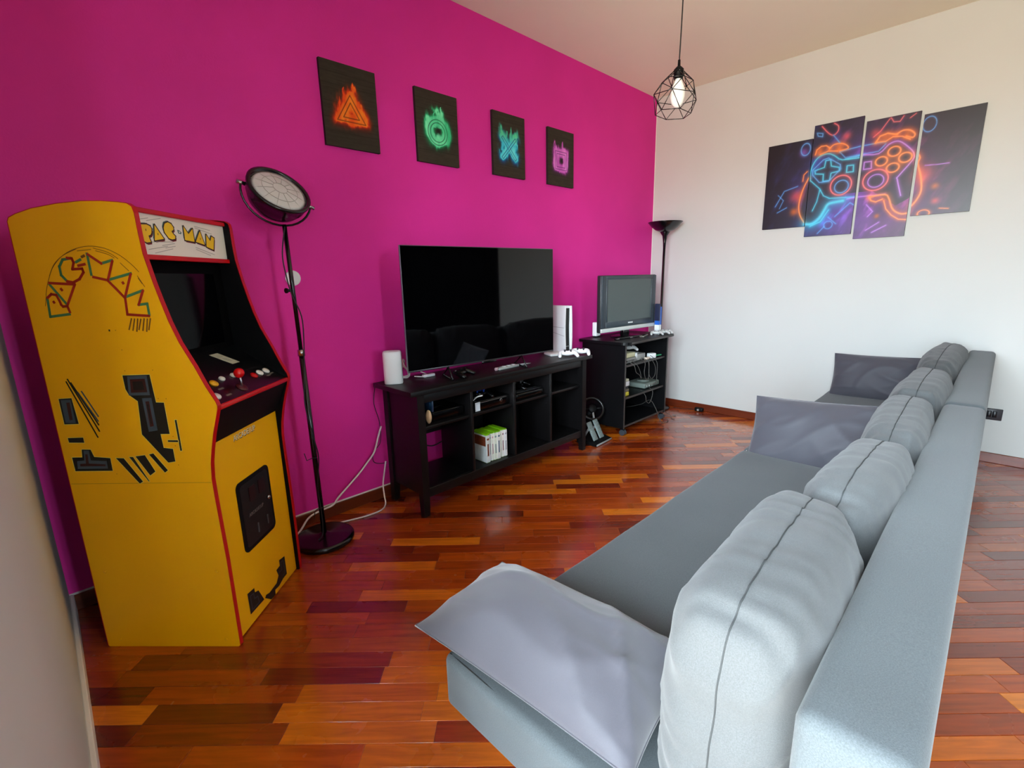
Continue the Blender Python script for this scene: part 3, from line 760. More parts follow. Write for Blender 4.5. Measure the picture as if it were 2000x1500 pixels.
def frosted(name, dif, fac):
    m = bpy.data.materials.new(name)
    m.use_nodes = True
    nt = m.node_tree
    nt.nodes.remove(nt.nodes['Principled BSDF'])
    t_, d_, g_, m1, m2, f_, n_ = (nt.nodes.new('ShaderNode' + k) for k in ('BsdfTransparent', 'BsdfDiffuse', 'BsdfGlossy', 'MixShader', 'MixShader', 'Fresnel', 'TexNoise'))
    n_.inputs['Scale'].default_value = 30
    d_.inputs['Color'].default_value = (*dif, 1)
    g_.inputs['Roughness'].default_value = 0.08
    m1.inputs[0].default_value = fac
    nt.links.new(t_.outputs[0], m1.inputs[1]); nt.links.new(d_.outputs[0], m1.inputs[2])
    nt.links.new(f_.outputs[0], m2.inputs[0]); nt.links.new(m1.outputs[0], m2.inputs[1]); nt.links.new(g_.outputs[0], m2.inputs[2])
    nt.links.new(m2.outputs[0], nt.nodes['Material Output'].inputs['Surface'])
    return m
glo = gl.build('lens', frosted('lamp_lens_glass', (0.90, 0.88, 0.85), 0.72), head)
gr = MB()
for rr, hz in ((0.030, 0.0315), (0.075, 0.0275)):
    gr.tube([HC + HM.to_3x3() @ Vector((rr * math.cos(t * math.pi / 14), rr * math.sin(t * math.pi / 14), hz)) for t in range(28)], 0.0009, 5, closed=True)
for k in range(12):
    a = k * math.pi / 6
    gr.tube([HC + HM.to_3x3() @ Vector((r_ * math.cos(a), r_ * math.sin(a), h_)) for r_, h_ in ((0.030, 0.0315), (0.075, 0.0275), (0.116, 0.0165))], 0.0009, 5)
gr.build('lens_ribs', mat('lens_rib_grey', '#a8a49c', 0.3), glo)
hx = (vr - ax * vr.dot(ax)).normalized()                  # yoke axis through the head
yk = MB()
top = Vector((-0.012, 0.008, 1.560))
pts = []
dn = (top - HC); dn = (dn - hx * dn.dot(hx)); dl_ = dn.length; dn.normalize()
for k in range(17):
    t = math.pi * k / 16
    pts.append(HC - ax * 0.01 + hx * (-math.cos(t) * 0.146) + dn * (math.sin(t) * (dl_ + 0.004)))
yk.tube(pts, 0.0048, 8)
yk.build('yoke', black_metal, lamp)
for s_ in (-1, 1):
    p0 = HC - ax * 0.01 + hx * (s_ * 0.128)
    MB().cyl(p0, p0 + hx * (s_ * 0.034), 0.0085, n=12).build('tilt_knob', chrome, lamp)
cord = [(-0.014, 0.0, 1.55), (-0.040, -0.004, 1.43), (-0.034, -0.004, 1.33), (-0.022, -0.010, 1.25), (0.006, -0.020, 1.15), (0.004, -0.014, 1.02), (-0.018, -0.008, 0.80), (-0.022, -0.014, 0.70), (-0.002, -0.018, 0.55), (0.008, -0.02, 0.45), (-0.012, -0.016, 0.30), (-0.010, -0.020, 0.16), (-0.018, -0.03, 0.06), (-0.05, -0.05, 0.042)]
MB().tube(catmull(cord, 6), 0.0028, 6).build('power_cord', cable_blk, lamp)
for z, dx in ((0.46, -0.050), (0.19, -0.040)):
    MB().tube([(0.002, -0.014, z - 0.005), (-0.02, -0.016, z), (dx, -0.02, z - 0.004), (dx - 0.008, -0.02, z + (0.035 if z > 0.3 else -0.045))], 0.0022, 6).build('cable_clip', cable_blk, lamp)

# white round cover plate on the purple wall
tagp(MB().lathe([(0.0, -0.008), (0.030, -0.008), (0.037, -0.006), (0.038, 0.0)], c=(0.946, PW, 1.328), n=32, M=Matrix.Rotation(-math.pi / 2, 4, 'X')).build('wall_cover_plate', white_pl), 'round white cover plate on the purple wall behind the lamp pole', 'cover plate')
bpy.data.objects['wall_cover_plate'].data.transform(Matrix.Identity(4))

# ------------------------------------------------------------------ painted canvases
def vnoise(x, y, seed=0):
    xi = np.floor(x).astype(int); yi = np.floor(y).astype(int)
    xf = x - xi; yf = y - yi
    def h(a, b):
        n = (a * 374761393 + b * 668265263 + seed * 974711) & 0x7fffffff
        n = ((n ^ (n >> 13)) * 1274126177) & 0x7fffffff
        return ((n ^ (n >> 16)) & 0xffff) / 65535.0
    u = xf * xf * (3 - 2 * xf); v = yf * yf * (3 - 2 * yf)
    return (h(xi, yi) * (1 - u) + h(xi + 1, yi) * u) * (1 - v) + (h(xi, yi + 1) * (1 - u) + h(xi + 1, yi + 1) * u) * v
def fbm(x, y, seed=0, o=4):
    s = 0; a = 0.5
    for k in range(o):
        s = s + a * vnoise(x * 2 ** k, y * 2 ** k, seed + k); a *= 0.5
    return s / (1 - 0.5 ** o)
def seg_dist(X, Y, pts):
    D = np.full(X.shape, 9.0)
    for (x0, y0), (x1, y1) in zip(pts[:-1], pts[1:]):
        dx, dy = x1 - x0, y1 - y0
        L2 = dx * dx + dy * dy + 1e-12
        t = np.clip(((X - x0) * dx + (Y - y0) * dy) / L2, 0, 1)
        D = np.minimum(D, np.hypot(X - x0 - t * dx, Y - y0 - t * dy))
    return D
def srgb2lin(a):
    a = np.clip(a, 0, 1)
    return np.where(a <= 0.04045, a / 12.92, ((a + 0.055) / 1.055) ** 2.4)
def painted_face(name, U, V, RGB, to3d, m, parent):
    """regular grid that carries the printed picture as colours"""
    nv, nu = U.shape
    co = np.array([to3d(u, v) for u, v in zip(U.ravel(), V.ravel())])
    idx = np.arange(nu * nv).reshape(nv, nu)
    F = np.stack([idx[:-1, :-1], idx[:-1, 1:], idx[1:, 1:], idx[1:, :-1]], -1).reshape(-1, 4)
    me = bpy.data.meshes.new(name)
    me.from_pydata(co.tolist(), [], F.tolist())
    at = me.color_attributes.new('ink', 'FLOAT_COLOR', 'POINT')
    c4 = np.ones((nu * nv, 4), dtype=np.float32)
    c4[:, :3] = srgb2lin(RGB.reshape(-1, 3))
    at.data.foreach_set('color', c4.ravel())
    me.materials.append(m)
    o = bpy.data.objects.new(name, me)
    COL.objects.link(o)
    o.parent = parent
    return o
canvas_print = print_mat('canvas_print', 0.6, 0.25)
mural_print = print_mat('mural_print', 0.38, 0.5)
canvas_side = mat('canvas_dark_edge', '#17120f', 0.7)

def symbol_canvas(name, label, x0, kind, seed):
    w, h = 0.303, 0.395
    o = MB().box(0, w, -0.018, 0, 0, h).build(name, canvas_side, None, (x0, PW, 1.985))
    tagp(o, label, 'picture', 'fire symbol canvases on the purple wall')
    nu, nv = 120, 156
    U, V = np.meshgrid(np.linspace(0, w, nu), np.linspace(0, h, nv))
    g = fbm(U * 9, V * 160, seed) * 0.6 + fbm(U * 30, V * 60, seed + 5) * 0.4
    base = np.stack([0.15 + 0.11 * g, 0.125 + 0.095 * g, 0.09 + 0.08 * g], -1)
    for zz in (0.07, 0.135, 0.21, 0.29, 0.345):
        base *= (1 - 0.35 * np.exp(-((V - zz) / 0.0016) ** 2))[..., None]
    cx, cy = 0.150, 0.180
    if kind == 'tri':
        P = [(cx - 0.078, cy - 0.052), (cx + 0.078, cy - 0.052), (cx, cy + 0.075), (cx - 0.078, cy - 0.052)]
        P2 = [(cx - 0.044, cy - 0.034), (cx + 0.044, cy - 0.034), (cx, cy + 0.040), (cx - 0.044, cy - 0.034)]
        lines = [P, P2]
    elif kind == 'circle':
        lines = [[(cx + r * math.cos(a * math.pi / 16), cy - 0.004 + r * math.sin(a * math.pi / 16)) for a in range(33)] for r in (0.070, 0.053)]
    elif kind == 'cross':
        lines = []
        for s in (-1, 1):
            a = (cx - s * 0.064, cy - 0.066); b = (cx + s * 0.064, cy + 0.066)
            n_ = Vector((-(b[1] - a[1]), b[0] - a[0])).normalized() * 0.008
            lines.append([(a[0] + n_.x, a[1] + n_.y), (b[0] + n_.x, b[1] + n_.y), (b[0] - n_.x, b[1] - n_.y), (a[0] - n_.x, a[1] - n_.y), (a[0] + n_.x, a[1] + n_.y)])
    else:
        lines = [[(cx - r, cy - r * 0.95), (cx + r, cy - r * 0.95), (cx + r, cy + r * 0.95), (cx - r, cy + r * 0.95), (cx - r, cy - r * 0.95)] for r in (0.066, 0.048)]
    n1 = fbm(U * 26, V * 13, seed + 11) - 0.5
    n2 = fbm(U * 60, V * 34, seed + 17) - 0.5
    D = np.minimum.reduce([seg_dist(U + n1 * 0.035, V - np.clip(n1 + 0.12, 0, 1) * 0.13, l) for l in lines])
    Ds = np.minimum.reduce([seg_dist(U, V, l) for l in lines])
    glow = np.exp(-(Ds / 0.030) ** 2)
    fl = np.clip(1.15 * np.exp(-(D / 0.024) ** 2) + 0.9 * np.exp(-(Ds / 0.013) ** 2), 0, 1.2)
    tongue = np.zeros_like(U)
    for (tx, tb, tw, th) in ((cx - 0.018, cy + 0.03, 0.018, 0.080), (cx + 0.022, cy + 0.03, 0.020, 0.110), (cx - 0.055, cy - 0.01, 0.018, 0.075), (cx + 0.056, cy + 0.0, 0.020, 0.060)):
        s = np.clip((V - tb) / th, 0, 1)
        wd_ = tw * (1 - s) ** 0.8
        tongue = np.maximum(tongue, np.where((V > tb - 0.01) & (V < tb + th), np.exp(-((U - tx - n1 * 0.05) / np.maximum(wd_, 1e-3)) ** 2), 0))
    fl = np.clip(np.maximum(fl, tongue * 0.95) * (0.85 + 0.9 * n2 + 0.25), 0, 1.2)
    deep, mid, hot = {'tri': ((0.60, 0.03, 0.0), (0.93, 0.22, 0.02), (1.0, 0.55, 0.12)), 'circle': ((0.0, 0.32, 0.18), (0.16, 0.72, 0.46), (0.50, 0.95, 0.72)),
                      'cross': ((0.03, 0.22, 0.62), (0.12, 0.66, 0.80), (0.42, 0.92, 0.92)), 'square': ((0.34, 0.08, 0.40), (0.72, 0.26, 0.68), (0.92, 0.52, 0.86))}[kind]
    deep, mid, hot = map(np.array, (deep, mid, hot))
    RGB = base * (1 - 0.75 * glow[..., None]) + deep * (0.75 * glow[..., None])
    a1 = np.clip(fl * 1.3, 0, 1)[..., None]
    RGB = RGB * (1 - a1) + mid * a1
    a2 = (np.clip((fl - 0.62) * 2.2, 0, 1) * np.clip(0.75 + 1.6 * n1, 0, 1))[..., None]
    RGB = RGB * (1 - a2) + hot * a2
    if kind in ('circle', 'square'):
        hole = np.exp(-(np.hypot(U - cx - 0.006, (V - cy - 0.002)) / 0.016) ** 2)[..., None]
        RGB = RGB * (1 - 0.85 * hole) + 0.05 * hole
    if kind == 'cross':
        green = np.clip((V - cy - 0.03) / 0.06, 0, 1)[..., None] * a1
        RGB = RGB * (1 - 0.6 * green) + np.array((0.35, 0.80, 0.42)) * 0.6 * green
    ln = np.exp(-(Ds / 0.0020) ** 2)[..., None]
    dk = {'tri': (0.30, 0.03, 0.0), 'circle': (0.02, 0.22, 0.14), 'cross': (0.05, 0.10, 0.42), 'square': (0.25, 0.05, 0.32)}[kind]
    RGB = RGB * (1 - 0.85 * ln) + np.array(dk) * 0.85 * ln
    painted_face('canvas_face', U, V, RGB, lambda u, v: (u, -0.0185, v), canvas_print, o)
    return o
symbol_canvas('symbol_canvas', 'dark canvas with a burning red orange triangle on the purple wall', 1.184, 'tri', 3)
symbol_canvas('symbol_canvas', 'dark canvas with a burning green circle on the purple wall', 1.734, 'circle', 21)
symbol_canvas('symbol_canvas', 'dark canvas with a burning cyan blue cross on the purple wall', 2.330, 'cross', 42)
symbol_canvas('symbol_canvas', 'dark canvas with a glowing pink violet square on the purple wall', 2.880, 'square', 63)

def mural_panel(label, y1, y0, z0, z1):
    o = MB().box(-0.018, 0, y0, y1, 0, z1 - z0).build('mural_panel', canvas_side, None, (FW, 0, z0))
    tagp(o, label, 'picture', 'four panel controller picture on the white wall')
    nu, nv = 110, int(110 * (z1 - z0) / (y1 - y0))
    Y, Z = np.meshgrid(np.linspace(y1, y0, nu), np.linspace(z0, z1, nv))
    X = Y
    cx, cz = 0.86, 1.93
    n = fbm(X * 7, Z * 7, 5); n2 = fbm(X * 16 + Z * 9, Z * 5 - X * 5, 9)
    RGB = np.zeros((*Y.shape, 3)) + np.array((0.085, 0.070, 0.085))
    rad = np.hypot((X - cx) / 0.46, (Z - cz) / 0.42)
    left = np.clip((X - 0.55) / 0.6, 0, 1)[..., None]
    amb = np.exp(-rad ** 2 * 1.2)[..., None] * (0.45 + 1.1 * n[..., None])
    RGB = RGB + amb * (np.array((0.16, 0.13, 0.46)) * left + np.array((0.40, 0.10, 0.42)) * (1 - left))
    low = np.clip((1.86 - Z) / 0.25, 0, 1)[..., None] * np.exp(-((X - cx) / 0.42) ** 2)[..., None]  # haze of reflected sheen low on the panels, put into the picture colours
    RGB = RGB + low * (np.array((0.10, 0.14, 0.24)) * left + np.array((0.26, 0.10, 0.28)) * (1 - left)) * (0.6 + 0.8 * n2[..., None])
    st = np.clip(n2 - 0.56, 0, 1)[..., None] * 2.6 * np.exp(-rad ** 2 * 0.9)[..., None]
    RGB = RGB + st * (np.array((0.16, 0.26, 0.70)) * left + np.array((0.70, 0.22, 0.42)) * (1 - left))
    body = [(1.19, 1.96), (1.13, 2.07), (1.07, 2.11), (1.0, 2.10), (0.92, 2.10), (0.80, 2.11), (0.72, 2.15), (0.66, 2.15), (0.58, 2.08), (0.56, 1.98), (0.54, 1.86), (0.56, 1.78), (0.63, 1.74), (0.70, 1.80), (0.78, 1.86), (0.95, 1.86), (1.04, 1.82), (1.09, 1.72), (1.17, 1.66), (1.23, 1.72), (1.22, 1.84)]
    ins = np.zeros(Y.shape, bool)
    j = len(body) - 1
    for i in range(len(body)):
        (xi, zi), (xj, zj) = body[i], body[j]
        ins ^= ((zi > Z) != (zj > Z)) & (X < (xj - xi) * (Z - zi) / (zj - zi + 1e-12) + xi)
        j = i
    RGB[ins] = RGB[ins] * 0.25 + np.array((0.13, 0.12, 0.15)) * 0.75
    CL = {'c': (0.18, 0.78, 0.92), 'b': (0.26, 0.58, 0.90), 'o': (1.0, 0.48, 0.14), 'r': (0.96, 0.34, 0.36), 'p': (0.72, 0.42, 0.90)}
    def neon(D, w, col):
        nonlocal RGB
        c = np.array(CL[col])
        g = np.exp(-(D / (w * 4.2)) ** 2)[..., None]
        k = np.exp(-(D / w) ** 2)[..., None]
        RGB = RGB * (1 - 0.35 * g) + c * 0.42 * g
        RGB = RGB * (1 - k) + (c * 0.80 + 0.20) * k
    for col, x, z, r in MURAL['B']:
        g = np.exp(-((X - x) ** 2 + (Z - z) ** 2) / r ** 2)[..., None]
        RGB = RGB * (1 - 0.75 * g) + np.array(CL[col]) * 0.62 * g * (0.7 + 0.6 * n2[..., None])
    for col, w, pts in MURAL['L']:
        pp = [(p[0], p[1]) for p in catmull([(*q, 0) for q in pts], 3)] if (len(pts) > 5 and pts[0] != pts[-1]) else pts
        neon(seg_dist(X, Z, pp), 0.0009 * w, col)
    for col, w, x, z, rx, rz in MURAL['E']:
        ex, ez = rx * 0.00070, rz * 0.00078
        q = np.hypot((X - x) / ex, (Z - z) / ez)
        neon(np.abs(q - 1) * 0.5 * (ex + ez), 0.0009 * w, col)
    painted_face('panel_face', Y, Z - z0, RGB, lambda y, z: (-0.0185, y, z), mural_print, o)
mural_panel('leftmost panel of the neon controller picture, mostly dark with orange glow', 1.503, 1.191, 1.649, 2.290)
mural_panel('tall panel of the neon controller picture showing the cyan cross pad', 1.186, 0.876, 1.569, 2.377)
mural_panel('tall panel of the neon controller picture showing four orange round buttons', 0.858, 0.557, 1.530, 2.334)
mural_panel('rightmost panel of the neon controller picture, dark with orange grip edge', 0.539, 0.238, 1.661, 2.305)

# black vent / socket plate low on the white wall
vp = thing('wall_socket', 'dark socket plate low on the white wall right of the sofa', 'socket', (FW, -0.040, 0.296))
MB().rbox(-0.009, 0, -0.060, 0.060, 0, 0.078, 0.003, 1).build('plate', mat('dark_grey_plate', '#3c3c40', 0.4), vp)
for k in range(3): MB().rbox(-0.012, -0.009, -0.034 + k * 0.026, -0.012 + k * 0.026, 0.018, 0.062, 0.002, 1).build('socket_insert', mat('dark_insert', '#121216', 0.35), vp)

# ------------------------------------------------------------------ pendant lamp with wire cage
pend = thing('pendant_lamp', 'black wire cage pendant lamp with white bulb hanging from the ceiling', 'lamp', (2.490, 1.300, CEIL))
PZ = -CEIL
MB().lathe([(0.0, 0.0), (0.05, 0.0), (0.048, -0.02), (0.012, -0.03), (0.0, -0.03)], n=24).build('ceiling_rose', black_matt, pend)
MB().tube(catmull([(0, 0, -0.02), (0.004, -0.003, 2.70 + PZ), (0.003, -0.002, 2.5 + PZ), (0, 0, 2.335 + PZ)], 6), 0.0032, 8).build('cable', cable_blk, pend)
MB().lathe([(0.006, 2.345 + PZ), (0.007, 2.318 + PZ), (0.014, 2.312 + PZ), (0.024, 2.302 + PZ), (0.025, 2.285 + PZ), (0.022, 2.282 + PZ), (0.022, 2.258 + PZ), (0.0, 2.258 + PZ)], n=24).build('socket', black_matt, pend)
MB().lathe([(0.016, 2.262 + PZ), (0.018, 2.250 + PZ), (0.030, 2.222 + PZ), (0.037, 2.196 + PZ), (0.036, 2.172 + PZ), (0.028, 2.146 + PZ), (0.014, 2.130 + PZ), (0.0, 2.126 + PZ)], n=28).build('bulb', mat('opal_bulb_glass', '#fbfaf4', 0.25, var=0.01), pend)
rings = [(0.026, 2.292, 6, 0.0), (0.076, 2.248, 6, 0.5), (0.112, 2.176, 6, 0.0), (0.088, 2.098, 6, 0.5)]
tilt = Matrix.Rotation(math.radians(6), 4, Vector((0.7, 0.7, 0)))
RV = []
for r_, z_, n_, ph in rings:
    RV.append([tilt @ Vector((r_ * math.cos(2 * math.pi * (k + ph) / n_ + 0.35), r_ * math.sin(2 * math.pi * (k + ph) / n_ + 0.35), z_ - 2.29)) + Vector((0, 0, 2.29 + PZ)) for k in range(n_)])
cg = MB()
E_ = []
for a in range(4):
    for k in range(6):
        E_.append((RV[a][k], RV[a][(k + 1) % 6]))
        if a < 3:
            sh = 0 if a % 2 == 0 else 1
            E_.append((RV[a][k], RV[a + 1][k] if a % 2 == 0 else RV[a + 1][k]))
            E_.append((RV[a][k], RV[a + 1][(k - 1) % 6] if a % 2 == 0 else RV[a + 1][(k + 1) % 6]))
for p, q in E_: cg.cyl(p, q, 0.0019, n=6)
cg.build('wire_cage', black_metal, pend)

# ------------------------------------------------------------------ uplighter in the corner
tor = thing('uplighter_lamp', 'slim black uplighter floor lamp with shallow bowl in the room corner', 'lamp', (4.275, 2.305, 0))
MB().lathe([(0.0, 0.0), (0.125, 0.0), (0.128, 0.008), (0.118, 0.018), (0.02, 0.026), (0.0, 0.03)], n=36).build('base', black_metal, tor)
MB().cyl((0, 0, 0.02), (0.008, -0.006, 1.62), 0.0115, n=14).build('pole', black_metal, tor)
MB().lathe([(0.0115, 1.54), (0.014, 1.60), (0.022, 1.655), (0.045, 1.690), (0.045, 1.694), (0.0, 1.694)], c=(0.008, -0.006, 0), n=28).build('stem_flare', black_metal, tor)
MB().lathe([(0.0, 1.686), (0.04, 1.688), (0.085, 1.708), (0.125, 1.740), (0.152, 1.772), (0.156, 1.778), (0.152, 1.778), (0.120, 1.745), (0.080, 1.716), (0.0, 1.700)], c=(0.008, -0.006, 0), n=40).build('bowl_shade', black_metal, tor)

# ------------------------------------------------------------------ black media console
bw = mat('black_stained_wood', '#0d0c0d', 0.40, spec=0.32, var=0.35, vs=3.0, stretch=(2, 30, 30), bump=0.03, bs=20)
bwv = mat('black_stained_wood_upright', '#0e0c0d', 0.42, spec=0.3, var=0.3, vs=3.0, stretch=(30, 30, 2), bump=0.03, bs=20)
con = thing('media_console', 'long black wooden media console with open compartments under the big television', 'console', (1.355, 2.11, 0))
CW, CD = 1.483, 0.355        # leg to leg
MB().rbox(-0.052, CW + 0.040, -0.026, CD + 0.010, 0.708, 0.735, 0.003, 2).build('top', bw, con)
LG = 0.045
for x in (0.0, CW - LG):
    for y in (0.0, CD - LG):
        lg = MB()
        # legs taper slightly in the lowest part
        V = []
        for z, t in ((0.0, 0.008), (0.15, 0.0), (0.708, 0.0)):
            x0_, x1_ = x + (t if x > 0.5 else 0), x + LG - (t if x < 0.5 else 0)
            y0_, y1_ = y + (t if y > 0.1 else 0), y + LG - (t if y < 0.1 else 0)
            V += [(x0_, y0_, z), (x1_, y0_, z), (x1_, y1_, z), (x0_, y1_, z)]
        F = [(3, 2, 1, 0), (8, 9, 10, 11)]
        for b0 in (0, 4):
            F += [(b0 + i, b0 + (i + 1) % 4, b0 + 4 + (i + 1) % 4, b0 + 4 + i) for i in range(4)]
        lg.add(V, F)
        lg.build('leg', bwv, con)
for x in (0.010, CW - 0.028):
    MB().box(x, x + 0.018, LG, CD - LG, 0.125, 0.708).build('side_panel', bwv, con)
MB().rbox(LG, CW - LG, 0.006, 0.024, 0.655, 0.708, 0.003, 2).build('front_rail', bw, con)
MB().rbox(LG, CW - LG, 0.006, 0.024, 0.108, 0.162, 0.003, 2).build('front_rail', bw, con)
MB().box(LG, CW - LG, 0.024, CD - 0.012, 0.146, 0.162).build('bottom_shelf', bw, con)
MB().rbox(LG, CW - LG, 0.026, CD - 0.030, 0.496, 0.514, 0.0025, 2).build('middle_shelf', bw, con)
divs = [0.374, 0.729, 1.084]
for d_ in divs:
    MB().rbox(d_, d_ + 0.018, 0.010, CD - 0.030, 0.162, 0.655, 0.0025, 2).build('divider', bwv, con)
# back panels, the lower left one has a cable cut-out
bx = [LG] + [d_ + 0.009 for d_ in divs] + [CW - LG]
for k in range(4):
    for (z0_, z1_) in ((0.162, 0.496), (0.514, 0.708)):
        if k == 0 and z0_ < 0.3:
            b_ = MB()
            b_.box(bx[0], bx[0] + 0.13, CD - 0.030, CD - 0.022, z0_, z1_)
            b_.box(bx[0] + 0.345, bx[1], CD - 0.030, CD - 0.022, z0_, z1_) if bx[0] + 0.345 < bx[1] else None
            b_.box(bx[0] + 0.13, bx[1], CD - 0.030, CD - 0.022, 0.36, z1_)
            b_.build('back_panel', bw, con)
        else:
            MB().box(bx[k], bx[k + 1], CD - 0.030, CD - 0.022, z0_, z1_).build('back_panel', bw, con)

# ------------------------------------------------------------------ big television
tvr = thing('television', 'large flat black television standing on the long media console', 'television', (1.400, 2.250, 0.735), math.radians(-5.57))
TWd, T0, T1 = 1.108, 0.068, 0.751
MB().rbox(0, TWd, 0, 0.012, T0, T1, 0.002, 1, sm=False).build('frame', mat('dark_silver_tv_edge', '#76727c', 0.3, metal=0.8), tvr)
MB().rbox(0.06, TWd - 0.06, 0.012, 0.050, T0 + 0.04, T1 - 0.10, 0.012, 2).build('rear_housing', black_matt, tvr)
MB().box(0.004, TWd - 0.004, -0.0015, 0.0, T0 + 0.010, T1 - 0.004).build('screen', mat('black_tv_glass', '#020203', 0.035, spec=0.45, var=0.0), tvr)
MB().rbox(0.004, TWd - 0.004, -0.0018, 0.0, T0 + 0.001, T0 + 0.010, 0.0005, 1).build('lower_bezel', mat('dark_steel_bezel', '#4a484c', 0.3, metal=0.7), tvr)
MB().rbox(0.50, 0.61, -0.0035, 0.004, T0 - 0.010, T0 + 0.004, 0.002, 1).build('receiver_bar', black_gloss, tvr)
for x in (0.24, 0.80):
    MB().tube([(x, -0.075, 0.006), (x + 0.012, -0.02, 0.055), (x + 0.02, 0.010, T0 + 0.01), (x + 0.03, 0.03, 0.055), (x + 0.04, 0.100, 0.006), (x, -0.075, 0.006)], 0.0050, 8).build('foot', black_gloss, tvr)

# ------------------------------------------------------------------ small cabinet on casters
sc = thing('tv_cabinet', 'small black open shelf cabinet on casters in the corner', 'cabinet', (3.285, 2.06, 0))
bk = mat('black_laminate', '#09090b', 0.42, spec=0.3, var=0.15, vs=5)
bke = mat('dark_grey_edge_band', '#3a3634', 0.45, var=0.1)
SW, SD = 0.700, 0.425
def board(name, x0, x1, y0, y1, z0, z1, parent, front=True):
    o = MB().box(x0, x1, y0 + 0.0015, y1, z0, z1).build(name, bk, parent)
    if front: MB().box(x0, x1, y0, y0 + 0.0015, z0, z1).build('edge_band', bke, o)
    return o
top_ = MB()
P_ = []
for (cx_, cy_, a0) in ((SW + 0.045 - 0.04, SD - 0.005, 0), (-0.055 + 0.06, SD - 0.005, 90), (-0.055 + 0.06, -0.04 + 0.05, 180), (SW + 0.045 - 0.04, -0.04 + 0.04, 270)):
    for k in range(6):
        a = math.radians(a0 + 90 * k / 5)
        r_ = 0.04 if a0 in (0, 270) else 0.055
        P_.append((cx_ + r_ * math.cos(a), cy_ + (0.02 if a0 in (0, 90) else r_) * math.sin(a)))
top_.prism(P_, lambda u, v, w: (u, v, w), 0.765, 0.787)
to_ = top_.build('top', bk, sc)
MB().tube([(0.02, -0.040, 0.776), (SW + 0.004, -0.0405, 0.776)], 0.0095, 8).build('edge_band', bke, to_)
board('side_panel', 0, 0.018, 0, SD, 0.062, 0.765, sc)
board('side_panel', SW - 0.018, SW, 0, SD, 0.062, 0.765, sc)
board('shelf', 0.018, SW - 0.018, 0.02, SD - 0.02, 0.572, 0.588, sc)
board('shelf', 0.018, SW - 0.018, 0.02, SD - 0.02, 0.302, 0.318, sc)
board('bottom_shelf', 0.018, SW - 0.018, 0.006, SD - 0.02, 0.070, 0.086, sc)
MB().box(0.018, SW - 0.018, SD - 0.020, SD - 0.014, 0.07, 0.765).build('back_panel', bk, sc)
MB().cyl((SW - 0.019, 0.03, 0.742), (SW - 0.022, 0.03, 0.742), 0.005, n=12).build('screw_cap', chrome, sc)
caster_m = mat('smoked_caster_plastic', '#39424a', 0.2)
for x in (0.03, SW - 0.03):
    for y in (0.03, SD - 0.03):
        cs = MB().cyl((x, y, 0.040), (x, y, 0.064), 0.006, n=8).rbox(x - 0.012, x + 0.012, y - 0.020, y + 0.012, 0.036, 0.052, 0.004, 2).build('caster', black_matt, sc)
        for s_ in (-1, 1):
            MB().cyl((x + s_ * 0.004, y - 0.008, 0.0245), (x + s_ * 0.020, y - 0.008, 0.0245), 0.0245, n=20).build('wheel', caster_m, cs)

# ------------------------------------------------------------------ small television
st = thing('small_television', 'small grey framed television with silver strip on the corner cabinet', 'television', (3.216, 2.255, 0.787), math.radians(-3.9))
STW, S0, S1 = 0.762, 0.062, 0.520
tvg = mat('charcoal_tv_plastic', '#24282b', 0.35, var=0.05)
hs = MB().rbox(0, STW, 0.0, 0.042, S0, S1, 0.008, 2).rbox(0.09, STW - 0.09, 0.040, 0.085, S0 + 0.03, S1 - 0.05, 0.015, 2).build('housing', tvg, st)
MB().rbox(0.004, 0.058, -0.008, 0.002, S0 + 0.035, S1 - 0.004, 0.004, 2).build('speaker_strip', mat('tv_speaker_slate', '#333c44', 0.4), hs)
MB().rbox(STW - 0.058, STW - 0.004, -0.008, 0.002, S0 + 0.035, S1 - 0.004, 0.004, 2).build('speaker_strip', mat('tv_speaker_slate', '#333c44', 0.4), hs)
fb = MB()
fb.rbox(0.058, STW - 0.058, -0.010, 0.002, S1 - 0.034, S1 - 0.004, 0.003, 1); fb.rbox(0.058, STW - 0.058, -0.010, 0.002, S0 + 0.035, S0 + 0.084, 0.003, 1)
fb.rbox(0.058, 0.078, -0.010, 0.002, S0 + 0.084, S1 - 0.034, 0.003, 1); fb.rbox(STW - 0.078, STW - 0.058, -0.010, 0.002, S0 + 0.084, S1 - 0.034, 0.003, 1)
fb.build('bezel', mat('tv_bezel_slate', '#3b444a', 0.4), st)
MB().box(0.078, STW - 0.078, -0.005, -0.001, S0 + 0.084, S1 - 0.034).build('screen', mat('matt_lcd_screen', '#4b5655', 0.30, spec=0.5, var=0.02), st)
MB().rbox(0.0, STW, -0.012, 0.004, S0 + 0.001, S0 + 0.034, 0.004, 2).build('silver_strip', mat('satin_silver_plastic', '#cfd3d0', 0.35, metal=0.2), st)
MB().box(0.355, 0.420, -0.0112, -0.010, S0 + 0.058, S0 + 0.068).build('brand_badge', white_pl, st)
MB().rbox(0.34, 0.42, 0.020, 0.060, 0.010, S0 + 0.01, 0.006, 2).build('neck', black_gloss, st)
MB().lathe([(0.0, 0.0), (0.135, 0.0), (0.138, 0.005), (0.130, 0.011), (0.0, 0.014)], n=40, M=Matrix.Diagonal((1.15, 0.78, 1, 1)), c=(0.38, 0.03, 0)).build('foot', black_gloss, st)

